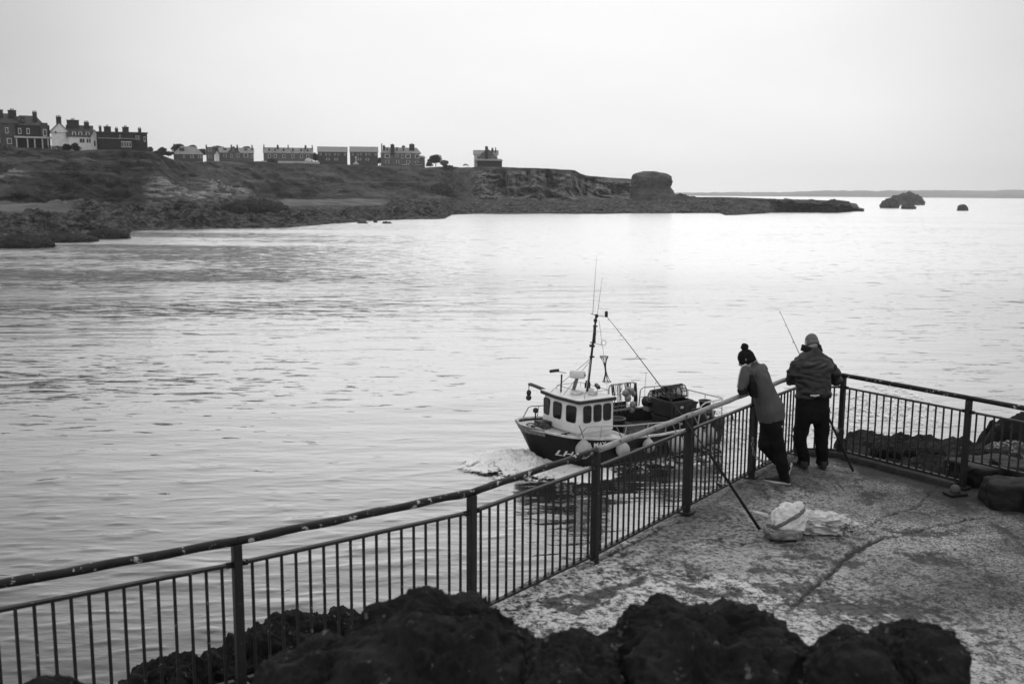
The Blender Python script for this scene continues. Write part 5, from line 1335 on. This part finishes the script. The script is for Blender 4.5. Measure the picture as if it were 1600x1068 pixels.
# plastic bags
M_BAG = bpy.data.materials.new('plastic_bag'); M_BAG.use_nodes = True
def bag_mat():
    t = M_BAG.node_tree; b = t.nodes['Principled BSDF']; b.inputs['Roughness'].default_value = .28
    tcn = N(t, 'ShaderNodeTexCoord'); sp = N(t, 'ShaderNodeSeparateXYZ'); t.links.new(tcn.outputs['Object'], sp.inputs[0])
    n = N(t, 'ShaderNodeTexNoise', i_Scale=9.0, i_Detail=5.0); mp = N(t, 'ShaderNodeMapping'); mp.inputs['Scale'].default_value = (1, 1, .35); t.links.new(tcn.outputs['Object'], mp.inputs[0]); t.links.new(mp.outputs[0], n.inputs['Vector'])
    # printed band and ragged printed foot
    k = mth(t, 'ADD', sp.outputs[2], mth(t, 'MULTIPLY', sp.outputs[0], -.55))
    band = mth(t, 'MULTIPLY', mth(t, 'GREATER_THAN', k, .155), mth(t, 'LESS_THAN', k, .20))
    foot = mth(t, 'LESS_THAN', sp.outputs[2], mth(t, 'ADD', .005, mth(t, 'MULTIPLY', n.outputs[0], .13)))
    v = mth(t, 'MAXIMUM', band, foot)
    mx = N(t, 'ShaderNodeMix', data_type='RGBA'); t.links.new(v, mx.inputs[0]); mx.inputs[6].default_value = (.68, .68, .68, 1); mx.inputs[7].default_value = (.13, .13, .13, 1)
    t.links.new(mx.outputs[2], b.inputs['Base Color'])
    n3 = N(t, 'ShaderNodeTexNoise', i_Scale=14.0, i_Detail=5.0, i_Distortion=1.2); t.links.new(tcn.outputs['Object'], n3.inputs['Vector'])
    bp = N(t, 'ShaderNodeBump', i_Strength=1.0, i_Distance=.02); t.links.new(n3.outputs[0], bp.inputs['Height']); t.links.new(bp.outputs[0], b.inputs['Normal'])
bag_mat()
M_BAG2 = mat('thin_plastic_bag', .62, .3, var=.40, vscale=5, spots=(.10, 6, .60), bump=.02, bscale=12)
def blob(name, c, r, m, seed, parent=None, amp=.16, fr=2.0, rz=0, bot=.0, lean=0, n=(70, 100), sq=.8, top=None):
    th = np.linspace(1e-5, math.pi - 1e-5, n[0])[:, None]; ph = np.linspace(0, 2 * math.pi, n[1], endpoint=False)[None, :]
    d = np.stack([np.sin(th) * np.cos(ph), np.sin(th) * np.sin(ph), np.cos(th) * np.ones_like(ph)], -1)
    e = np.sign(d) * np.abs(d) ** sq
    p = d * fr + seed * 3.3; k = 1 + amp * (fbm(p, 3) * .6 + fbm(p * 1.3 + 5, 4, .55, True) * .9)
    P_ = e * np.array(r) * k[..., None]
    if top: f = (P_[..., 2] / r[2] + 1) / 2; P_[..., 1] *= 1 - top * np.clip(f, 0, 1); P_[..., 0] += lean * np.clip(f, 0, 1.2)
    P_[..., 2] = np.maximum(P_[..., 2] + bot, 0.004 * k + .0)
    cz, sz = math.cos(rz), math.sin(rz); P2 = P_.copy(); P2[..., 0] = P_[..., 0] * cz - P_[..., 1] * sz; P2[..., 1] = P_[..., 0] * sz + P_[..., 1] * cz
    o = grid_mesh(name, P2, m, wrap=True)
    if parent: o.parent = parent; o.location = c
    else: o.location = c
    return o
def bags():
    g = gnd(1223, 838, DECK); o = empty('plastic_bag', (g.x, g.y, DECK + .005)); tag(o, 'bulging white carrier bag with a grey printed band standing on the concrete', 'plastic bag', 'plastic bags on the concrete')
    blob('bag_body', (0, .03, .0), (.175, .15, .19), M_BAG, 2, o, amp=.20, bot=.15, lean=.09, sq=.86, top=.4, fr=1.7)
    blob('contents', (-.01, -.01, -.002), (.18, .14, .06), mat('dark_wet_plastic', .10, .25, var=.22, vscale=6, bump=.01), 5, o, amp=.12, bot=.05, sq=.6)
    MB().tube([(-.16, .05, .20), (-.25, .04, .235), (-.31, .03, .25)], [.03, .02, .018], 8, sx=1.4).build('handle', M_BAG2, o, True)
    g = gnd(1278, 829, DECK); o = empty('plastic_bag', (g.x, g.y, DECK + .003)); tag(o, 'crumpled thin translucent looking bag lying flat beside the standing bag', 'plastic bag', 'plastic bags on the concrete')
    blob('bag_body', (.0, .02, 0), (.29, .17, .10), M_BAG2, 9, o, amp=.42, bot=.07, sq=.8, fr=2.4, rz=-.2)
    blob('bag_end', (.30, .0, 0), (.13, .09, .06), M_BAG2, 12, o, amp=.5, bot=.03, sq=.8, fr=2.4, rz=-.7)
bags()

# ------------------------------------------------------------------ houses on the headland
def bmat(n, a, b_, sc=.8): return mat(n, a, .9, var=b_, vscale=sc, bump=.02, bscale=3)
M_STONE = bmat('dark_sandstone', .035, .022); M_STONE2 = bmat('mid_sandstone', .09, .055); M_STONE3 = bmat('weathered_stone', .15, .10)
M_REND = bmat('white_render', .86, .74); M_SLATE = bmat('slate', .07, .05); M_SLATE2 = bmat('pale_slate', .30, .23); M_CHIM = bmat('chimney_stone', .035, .022)
M_TRIM = bmat('pale_trim', .58, .46); M_BRICK = bmat('dark_brick', .075, .05)
M_PANE = bpy.data.materials.new('house_pane'); M_PANE.use_nodes = True
_b = M_PANE.node_tree.nodes['Principled BSDF']; _b.inputs['Base Color'].default_value = (.05, .05, .05, 1); _b.inputs['Roughness'].default_value = .1
class House:
    def __init__(s, label, x0, x1, yb, D, turn=0, name='house', cat='house', group=None):
        s.D = D; s.xm = (x0 + x1) / 2; _c = azim(s.xm)[1]; s.k = D * _c * _c / FPX; s.kz = D * _c / FPX; s.x0 = x0; s.xm = (x0 + x1) / 2; s.w = (x1 - x0) * s.k; s.yb = yb
        dx, dy = azim(s.xm); s.z = zat(s.xm, yb, D) - .7
        s.o = empty(name, (dx * D, dy * D, s.z), math.atan2(-dx, dy) + turn); tag(s.o, label, cat, group)
    def X(s, x): return (x - s.xm) * s.k
    def Z(s, y): return (s.yb - y) * s.kz + .7
    def block(s, x0, x1, y0, y1, dep, m, yoff=0, name='wall'):    # y0 = picture row of the top
        a, c = s.X(x0), s.X(x1); z0, z1 = s.Z(y1) - (4.0 if y1 >= s.yb - 1.5 else 0), s.Z(y0)
        return MB().box(((a + c) / 2, yoff + dep / 2, (z0 + z1) / 2), (c - a, dep, z1 - z0)).build(name, m, s.o)
    def roof(s, x0, x1, ye, yr, dep, m, kind='hip', yoff=0, inset=.35, parent=None):
        a, c = s.X(x0) - .3, s.X(x1) + .3; z0, z1 = s.Z(ye) + .02, s.Z(yr); f, b_ = yoff - .35, yoff + dep + .35; mid = (f + b_) / 2
        mb = MB()
        if kind == 'gable':         # ridge along the front
            mb.add([(a, f, z0), (c, f, z0), (c, b_, z0), (a, b_, z0), (a, mid, z1), (c, mid, z1)], [(0, 1, 5, 4), (2, 3, 4, 5), (0, 4, 3), (1, 2, 5), (0, 3, 2, 1)])
        elif kind == 'front':       # gable end faces us
            m_ = (a + c) / 2; mb.add([(a, f, z0), (c, f, z0), (c, b_, z0), (a, b_, z0), (m_, f, z1), (m_, b_, z1)], [(0, 1, 4), (3, 5, 2), (0, 4, 5, 3), (1, 2, 5, 4), (0, 3, 2, 1)])
        elif kind == 'flat':
            mb.box(((a + c) / 2, mid, z0 + .15), (c - a, b_ - f, .3))
        else:
            i = (c - a) * inset * .5; mb.add([(a, f, z0), (c, f, z0), (c, b_, z0), (a, b_, z0), (a + i, mid - .3, z1), (c - i, mid - .3, z1), (c - i, mid + .3, z1), (a + i, mid + .3, z1)], [(0, 1, 5, 4), (1, 2, 6, 5), (2, 3, 7, 6), (3, 0, 4, 7), (4, 5, 6, 7), (0, 3, 2, 1)])
        return mb.build('roof', m, s.o)
    def chim(s, x, y0, y1, wpx, yoff=2, pots=2, parent=None):
        w_ = wpx * s.k; z0, z1 = s.Z(y1), s.Z(y0); mb = MB().box((s.X(x), yoff, (z0 + z1) / 2 - .5), (w_, 1.1, z1 - z0 + 1)); mb.box((s.X(x), yoff, z1 + .02), (w_ + .2, 1.3, .22))
        for i in range(pots): mb.tube([(s.X(x) + (i - (pots - 1) / 2) * .5, yoff, z1 + .1), (s.X(x) + (i - (pots - 1) / 2) * .5, yoff, z1 + .75)], .16, 6)
        c = mb.build('chimney', M_CHIM, s.o)
    def win(s, x, y, w_, h, yoff=0, m=None):
        a = s.X(x); z = s.Z(y); W_ = w_ * s.k; H_ = h * s.kz
        f = MB().box((a, yoff - .03, z), (W_, .12, H_)).build('window', m or M_TRIM, s.o)
        MB().box((a, yoff - .08, z), (W_ * .66, .06, H_ * .74)).build('pane', M_PANE, f)
    def dormer(s, x, y0, y1, wpx, yoff, m):
        w_ = wpx * s.k; z0, z1 = s.Z(y1), s.Z(y0); mb = MB().box((s.X(x), yoff + 1, (z0 + z1) / 2), (w_, 2.4, z1 - z0)); d = mb.build('dormer', m, s.o)
        MB().box((s.X(x), yoff + .9, z1 + .1), (w_ + .3, 2.8, .2)).build('dormer_roof', M_SLATE, d); MB().box((s.X(x), yoff - .24, (z0 + z1) / 2), (w_ * .6, .06, (z1 - z0) * .66)).build('pane', M_PANE, d)
# big villa at the far left
h = House('large dark stone villa with mansard roof and colonnaded veranda at the left edge', -46, 84, 231, 420)
h.block(-46, 30, 194, 231, 12, M_STONE2); h.block(28, 84, 195, 231, 11, M_STONE, 1.0)
h.roof(-46, 34, 194, 178, 12, M_SLATE, 'hip', 0, .35); h.roof(26, 76, 196, 180, 11, M_SLATE, 'hip', 1, .5)
for x, a, c, wd in ((6, 174, 182, 14), (27, 174, 190, 13), (62, 176, 200, 7), (-25, 176, 184, 10)): h.chim(x, a, c, wd, 3, 3)
for x, y in ((-30, 204), (-12, 204), (2, 204), (17, 205)): h.win(x, y, 5, 9)
for x, y in ((-30, 221), (-12, 221), (2, 221), (20, 221)): h.win(x, y, 8, 9)
for x in (37, 50): h.win(x, 205, 5, 9, 1.0)
for x in (2, 33, 43): h.dormer(x, 184, 192, 6, 1.6, M_STONE2)
h.block(70, 81, 192, 230, 3, M_STONE2, -1.2, 'bay'); h.win(76, 207, 6, 11, -1.2)
h.block(28, 94, 213.5, 216, 3.2, M_TRIM, -3.0, 'veranda_roof')
for x in (31, 48, 59, 71, 80, 87, 94): h.block(x - 1, x + 1, 216, 231, .6, M_TRIM, -2.6, 'column')
# white rendered house
h = House('white rendered house with steep gable, dark roof and three dark chimneys', 84, 158, 233, 412)
h.block(86, 128, 207, 233, 10, M_REND, 2); h.block(112, 150, 214, 234, 8, M_REND, 0); h.block(146, 158, 213, 234, 9, M_REND, -.8)
def gable_front(h, x0, x1, ye, ya, yoff, dep, mw, mr):
    a, c = h.X(x0), h.X(x1); m_ = (a + c) / 2; z0, z1 = h.Z(ye), h.Z(ya)
    MB().add([(a, yoff, z0), (c, yoff, z0), (m_, yoff, z1), (a, yoff + dep, z0), (c, yoff + dep, z0), (m_, yoff + dep, z1)], [(0, 1, 2), (3, 5, 4), (0, 3, 4, 1), (0, 2, 5, 3), (1, 4, 5, 2)]).build('gable', mw, h.o)
    for sg, e in ((-1, a - .4), (1, c + .4)):
        zz = z0 - .35
        MB().loft([[(e, y, zz), (m_, y, z1 + .05), (m_, y, z1 + .35), (e, y, zz + .3)] for y in (yoff - .4, yoff + dep + .4)]).build('roof', mr, h.o)
gable_front(h, 84, 114, 208, 194, 1.6, 10, M_REND, M_SLATE)
h.roof(110, 150, 214.5, 196, 9, M_SLATE, 'gable', 0); gable_front(h, 146, 159, 214, 204, -.9, 9, M_REND, M_SLATE)
for x, a, c, wd in ((98.5, 185, 197, 8), (120, 189, 205, 19), (141, 192, 203, 8)): h.chim(x, a, c, wd, 3.5, 3)
for x in (121, 130.5, 142): h.dormer(x, 206, 213, 6, .6, M_REND)
for x, y, a, b_ in ((131, 220, 4, 6), (135, 220, 3, 6), (141, 220, 3, 6), (145, 220, 3, 6), (152, 224, 2.4, 8)): h.win(x, y, a, b_, -.8 if x > 150 else 0, M_SLATE)
h.win(93, 208, 2.5, 3, 1.6, M_SLATE)
# dark flat topped house
h = House('dark flat roofed stone house with several block chimneys right of the white house', 155, 234, 232, 405)
h.block(156, 200, 208, 232, 9, M_STONE, 3); h.block(194, 234, 208, 233, 9, M_STONE, 1.5); h.block(160, 213, 218, 232, 4, M_STONE, -1.5)
h.roof(156, 200, 208, 207, 9, M_SLATE, 'flat', 3); h.roof(194, 234, 208, 207, 9, M_SLATE, 'flat', 1.5); h.roof(160, 213, 218, 217, 4, M_SLATE2, 'flat', -1.5)
for x, a, wd in ((162, 200, 4), (173, 199, 11), (187, 202, 5), (201, 199, 10), (223, 201, 5)): h.chim(x, a, 209, wd, 5, 2)
for x, y, a, b_ in ((217, 215, 2.6, 6), (221, 215, 2.6, 6), (230, 217, 3, 8), (192, 214, 2.4, 5)): h.win(x, y, a, b_, 1.5)
for x in (195, 199, 203, 207): h.win(x, 226, 3.4, 9, -1.5)
# mid headland
h = House('bungalow with a broad pale hipped roof on the headland', 273, 320, 249, 590)
h.block(274, 319, 241, 249, 9, M_STONE2); h.roof(273, 320, 241.5, 229, 9, M_SLATE2, 'hip', 0, .55); h.chim(275.5, 227, 240, 3, 3, 1); h.dormer(287, 232, 236, 7, 1.5, M_CHIM)
for x in (290, 302, 314): h.win(x, 245, 5 if x > 295 else 3, 4)
h = House('narrow two storey stone house between the bungalow and the pair', 324, 338, 250, 592)
h.block(324.5, 337, 231, 250, 8, M_STONE3); h.roof(324, 338, 231.5, 230, 8, M_SLATE, 'hip', 0, .6); h.chim(325, 228, 233, 2, 2, 1)
for x, y in ((330, 235), (330, 245)): h.win(x, y, 5, 4)
h = House('tiny white gabled shed between two houses', 337.5, 345, 250, 588, name='shed', cat='shed')
h.block(338, 344.6, 243, 250, 4, M_REND); gable_front(h, 337.6, 345, 243.2, 236, 0, 4, M_REND, M_SLATE2)
h = House('pair of stone houses with a central pointed gable and pale roof', 345, 398, 251, 598)
h.block(345, 398, 239, 251, 9, M_STONE3); h.roof(345, 398, 239.5, 231, 9, M_SLATE2, 'gable'); gable_front(h, 359, 376, 239, 230, -1, 5, M_STONE3, M_SLATE); h.block(359.5, 375.5, 238.5, 251, 3, M_STONE3, -1)
for x in (364, 373): h.chim(x, 228, 233, 2.5, 3, 1)
h.chim(396, 228, 234, 2, 3, 1)
for x, y, a, b_ in ((354, 234, 8, 4), (354, 244, 5, 4), (364, 244, 3, 5), (374, 243, 4, 6), (386, 243, 7, 6), (386, 234, 8, 4), (395, 244, 3, 4), (367, 235, 2, 3)): h.win(x, y, a, b_, -1 if 359 < x < 376 else 0)
h = House('long stone terrace of two storeys with pale roof and six dormers', 414, 490, 252, 640)
h.block(414, 490, 240, 252, 10, M_STONE3); h.roof(414, 490, 240, 231, 10, M_SLATE2, 'gable')
for x in (414.8, 436, 452, 479, 489.4): h.chim(x, 228, 233, 1.6 if x in (414.8, 452, 489.4) else 3, 4, 1)
for x in (423, 432, 445, 459, 472, 482): h.dormer(x, 232, 238, 5, .8, M_TRIM); h.win(x, 244.5, 4.4, 5)
for i, (x0, x1) in enumerate(((498, 543.5), (548, 591))):
    h = House(['dark two storey block with pale plain roof, left of the twin blocks', 'dark two storey block with pale plain roof, right of the twin blocks'][i], x0, x1, 253, 660, group='twin dark blocks of flats')
    h.block(x0, x1, 237.5, 253, 9, M_BRICK); h.roof(x0, x1, 238, 229.5, 9, M_SLATE2, 'gable')
    for f in (.1, .28, .40, .58, .7, .92): h.win(x0 + (x1 - x0) * f, 241.5, 2.6, 3.4)
    for f in (.34, .62): h.win(x0 + (x1 - x0) * f, 249, 5, 3.4)
h = House('large stone house with many dormers and clustered chimneys right of the twin blocks', 596, 660, 257, 690)
h.block(596, 656, 240, 257, 12, M_STONE3); h.roof(596, 658, 240, 231, 12, M_SLATE2, 'hip', 0, .22); h.block(654, 664, 246, 257, 6, M_STONE3, 2); h.roof(654, 665, 246, 243, 6, M_SLATE2, 'hip', 2, .6)
for x, a, wd in ((597.5, 227, 1.6), (601, 229, 4), (614, 227, 6), (631, 229, 5), (644, 226, 8)): h.chim(x, a, 237, wd, 3, 2)
h.chim(614, 230, 241, 5, 0, 1)
for x in (606, 621, 631): h.dormer(x, 231.5, 237.5, 5, 1.0, M_TRIM)
for x, y, a, b_ in ((606, 244.5, 8, 6), (621, 244, 4, 4), (629, 245, 3, 6), (638, 244.5, 8, 6), (652, 244.5, 7, 6), (606, 253, 6, 4), (622, 253, 5, 4), (638, 253, 6, 4), (651, 253, 5, 3)): h.win(x, y, a, b_)
h = House('lone house with a steep front gable and wide veranda roof on the cliff top', 739, 786, 259, 672)
h.block(741, 777, 242, 259, 8, M_TRIM, 1); h.roof(740, 778, 242, 235, 8, M_SLATE2, 'gable', 1); h.block(752, 768, 240, 250, 3, M_STONE3, -.6); gable_front(h, 747, 776, 248, 233.5, -.8, 7, M_STONE3, M_SLATE)
h.block(746, 784, 251, 259, 2, M_STONE, -.5); h.roof(742, 785, 251.5, 248.5, 3.5, M_SLATE2, 'hip', -2.4, .15)
h.chim(760, 230, 236, 4.5, 2, 1); h.chim(769, 232.5, 238, 3, 3, 1); h.chim(774, 232, 244, 1.6, 3, 1); h.block(757.5, 762.5, 236, 249, 1, M_CHIM, -1.2, 'chimney_stack')
for x in (747, 771): h.win(x, 246, 2.5, 4, 1 if x < 750 else -.9)
# boundary walls and hedges
h = House('low pale garden wall in front of the long terrace', 410, 500, 253.5, 630, name='garden_wall', cat='wall'); h.block(410, 500, 251.8, 253.5, .5, M_TRIM)
hedge = House('dark hedge below the white house', 75, 128, 232, 402, name='hedge', cat='hedge')
M_LEAF = mat('dark_foliage', .045, .9, var=.022, vscale=.8, spec=.1); M_LEAF2 = mat('mid_foliage', .085, .9, var=.05, vscale=.8, spec=.1); M_LEAF3 = mat('pale_foliage', .17, .9, var=.11, vscale=.8, spec=.1); M_BARK = mat('bark', .04, .9)
def leaves(mb, c, r, n, sz, rr):
    for i in range(n):
        while True:
            p = Vector((rr.uniform(-1, 1), rr.uniform(-1, 1), rr.uniform(-1, 1)))
            if .35 < p.length < 1: break
        q = Vector(c) + Vector((p.x * r[0], p.y * r[1], p.z * r[2])); a = Vector((rr.gauss(0, 1), rr.gauss(0, 1), rr.gauss(0, 1))).normalized(); b_ = a.orthogonal().normalized(); s_ = sz * rr.uniform(.6, 1.3); c2 = a.cross(b_)
        mb.add([q + b_ * s_, q + c2 * s_, q - b_ * s_, q - c2 * s_ * .8], [(0, 1, 2, 3)])
def tree(px, yt, yb, wpx, D, label, m, seed, group='trees on the headland', name='tree', cat='tree'):
    rr = random.Random(seed); dx, dy = azim(px); k = D * dy / FPX; z = zat(px, yb, D) - 1.2
    o = empty(name, (dx * D, dy * D, z)); tag(o, label, cat, group); H = (yb - yt) * k + .5; W_ = wpx * k
    t = MB()
    if name == 'tree':
        t.tube([(0, 0, -.3), (.1, 0, H * .3), (0, 0, H * .7)], [.3, .22, .08], 7)
        for i in range(5): a = rr.uniform(0, 6.3); t.tube([(.05, 0, H * .3), (math.cos(a) * W_ * .2, math.sin(a) * W_ * .2, H * .55), (math.cos(a) * W_ * .36, math.sin(a) * W_ * .36, H * .72)], [.12, .08, .03], 5)
    else: t.tube([(0, 0, -.3), (0, 0, H * .5)], [.12, .05], 5)
    t.build('trunk', M_BARK, o)
    mb = MB(); nb = 10
    for i in range(nb):
        a = rr.uniform(0, 6.3); q = rr.uniform(0, .62); zc = H * (rr.uniform(.42, .82) if name == 'tree' else rr.uniform(.3, .7)); f = math.sqrt(max(.1, 1 - ((zc / H - .5) / .55) ** 2))
        leaves(mb, (math.cos(a) * q * W_ * .5 * f, math.sin(a) * q * W_ * .5 * f, zc), (W_ * .26, W_ * .26, H * .19), 170, W_ * .035 + .06, rr)
    leaves(mb, (0, 0, H * .6), (W_ * .38, W_ * .38, H * .34), 500, W_ * .035 + .06, rr)
    mb.build('crown', m, o)
for a in [(283, 223.5, 243, 24, 640, 'dark rounded tree behind the bungalow, the leftmost tall one', M_LEAF, 1), (303, 224.5, 240, 20, 650, 'dark rounded tree rising over the middle of the bungalow roof', M_LEAF, 2), (256, 228.5, 240, 16, 620, 'low dark tree left of the bungalow beyond the hedge', M_LEAF, 3),
          (238, 227, 238, 12, 600, 'low tree just right of the dark flat roofed house', M_LEAF2, 4), (318, 230, 243, 14, 640, 'small tree showing at the right end of the bungalow roof', M_LEAF2, 5), (341, 226.5, 243, 26, 650, 'pale thin crowned tree behind the little shed', M_LEAF3, 6), (387, 226.5, 240, 17, 660, 'dark tree showing over the pair of stone houses', M_LEAF, 7),
          (494, 237, 253, 14, 690, 'tree in the gap between the terrace and the twin blocks', M_LEAF, 8), (681, 240.5, 257, 25, 700, 'round dark tree standing alone right of the large stone house', M_LEAF, 9), (594, 244, 256, 10, 700, 'small tree in the gap left of the large stone house', M_LEAF, 11)]:
    tree(*a)
for a in [(694, 248, 259, 18, 690, 'pale bush right of the round dark tree', M_LEAF3, 21), (671, 250, 259, 12, 690, 'small bush left of the round dark tree', M_LEAF2, 22), (108, 221, 233, 16, 402, 'dark shrub in front of the white gable', M_LEAF, 23), (122, 219, 233, 12, 400, 'tall dark shrub against the white house wall', M_LEAF, 24), (250, 233, 241, 22, 560, 'dark shrub on the slope left of the bungalow', M_LEAF, 25), (266, 234, 241, 18, 560, 'dark clipped shrub nearest the bungalow', M_LEAF, 26),
          (427, 246, 256, 20, 600, 'dark gorse bush below the left end of the terrace', M_LEAF2, 27), (700, 256, 262, 18, 655, 'low bush on the cliff edge right of the pale bush', M_LEAF2, 28), (212, 232, 240, 24, 392, 'bushy shrub at the cliff edge below the dark house', M_LEAF, 29), (168, 235, 242, 18, 388, 'dark shrub on the near slope below the dark house', M_LEAF, 30), (398, 268, 281, 24, 520, 'dark gorse clump halfway down the slope, left one', M_LEAF2, 31), (425, 266, 283, 26, 530, 'dark gorse clump halfway down the slope, right one', M_LEAF, 32),
          (30, 297, 305, 26, 310, 'dark shrub low on the near slope at far left', M_LEAF, 33)]:
    tree(*a, group='shrubs on the headland', name='shrub', cat='shrub')
# hedge body
rr = random.Random(4); mb = MB()
for i in range(14): leaves(mb, (hedge.X(77 + i * 3.9), rr.uniform(-.3, .3), .9), (.8, .7, .75), 90, .16, rr)
mb.build('foliage', M_LEAF, hedge.o)
# war memorial cross
dx, dy = azim(557); D = 628; o = empty('memorial_cross', (dx * D, dy * D, zat(557, 256, D) - .3)); tag(o, 'pale stone memorial cross standing on the green before the twin blocks', 'monument')
MB().lathe([(1.9, 0), (1.9, .5), (1.3, .5), (1.3, 1.0), (.8, 1.0), (.8, 1.6), (.01, 1.6)], n=8).build('steps', M_TRIM, o); MB().box((0, 0, 3.2), (.55, .5, 3.4)).build('shaft', M_TRIM, o); MB().box((0, 0, 4.3), (1.5, .45, .5)).build('cross_arm', M_TRIM, o)
def car(px, yb, D, label, m, L_=4.3, van=False):
    dx, dy = azim(px); o = empty('parked_car' if not van else 'parked_van', (dx * D, dy * D, zat(px, yb, D)), math.atan2(-dx, dy)); tag(o, label, 'van' if van else 'car', 'vehicles parked on the headland')
    H = .75 if not van else 1.5
    MB().loft([[(x * L_ / 2, y, z) for x, z in ((-1, .35), (1, .35), (1, .7), (.95, H), (-.97, H), (-1, .7))] for y in (-.85, .85)]).build('body', m, o)
    MB().loft([[(x * L_ / 2, y, z) for x, z in ((-.8, H), (.55, H), (.3, H + .6), (-.6, H + .6))] for y in (-.75, .75)]).build('cabin', M_GLASS if not van else m, o)
    for x in (-.62, .62):
        for y in (-.8, .8): MB().tube([(x * L_ / 2, y - .1, .32), (x * L_ / 2, y + .1, .32)], .32, 12).build('wheel', M_BLK, o)
for a in [(634, 258.3, 668, 'white car parked before the middle of the large stone house', M_WHITE), (655, 258.6, 668, 'pale grey car parked at the right end of the large stone house', M_TRIM), (728, 259.5, 668, 'pale car parked left of the lone cliff top house', M_WHITE)]: car(*a)
car(484, 252.8, 634, 'white van parked at the right end of the long terrace', M_WHITE, 5, True)
# dark rock mound and boulders on the foreshore
def shore_rock(px, yb, hpx, wpx, D, label, seed, m=None):
    dx, dy = azim(px); k = D * dy / FPX; z = zat(px, yb, D)
    rock('rock', (dx * D, dy * D, z - .6), (wpx / 2 * k, wpx / 3 * k, hpx * k + .6), label, m or M_ROCKD, seed, n=(80, 120), amp=.26, fr=2.6)
M_ROCKD = mat('dark_shore_rock', .012, .9, var=.03, vscale=.4, spots=(.12, 1.2, .64), bump=.4, bscale=.8)
shore_rock(402, 326, 11, 92, 335, 'long dark rock mound on the foreshore left of the pale beach', 61)
shore_rock(365, 327, 8, 40, 320, 'dark rock shoulder at the left end of the long mound', 62)
shore_rock(165, 366, 7, 64, 236, 'dark ledge running into the water at the near left shore', 63)
shore_rock(30, 378, 8, 90, 205, 'dark weedy ledge at the water edge at the far left', 64)
shore_rock(98, 372, 6, 95, 224, 'low weedy ledge between the two dark ledges at the left shore', 67)
shore_rock(690, 300, 12, 36, 560, 'dark rock knoll at the cliff foot below the bushes', 65)
shore_rock(645, 341, 3.5, 80, 400, 'thin rocky spit running out from the beach', 66)

# ------------------------------------------------------------------ haze
hz = MB(); hz.box((0, 1500, 40), (9000, 6100, 160))
hm = bpy.data.materials.new('haze_air'); hm.use_nodes = True; t = hm.node_tree; t.nodes.clear()
pv = N(t, 'ShaderNodeVolumePrincipled'); pv.inputs['Density'].default_value = .00011; pv.inputs['Anisotropy'].default_value = .6; pv.inputs['Color'].default_value = (.95, .95, .95, 1)
ot = N(t, 'ShaderNodeOutputMaterial'); t.links.new(pv.outputs[0], ot.inputs['Volume'])
tag(hz.build('haze', hm), kind='stuff')
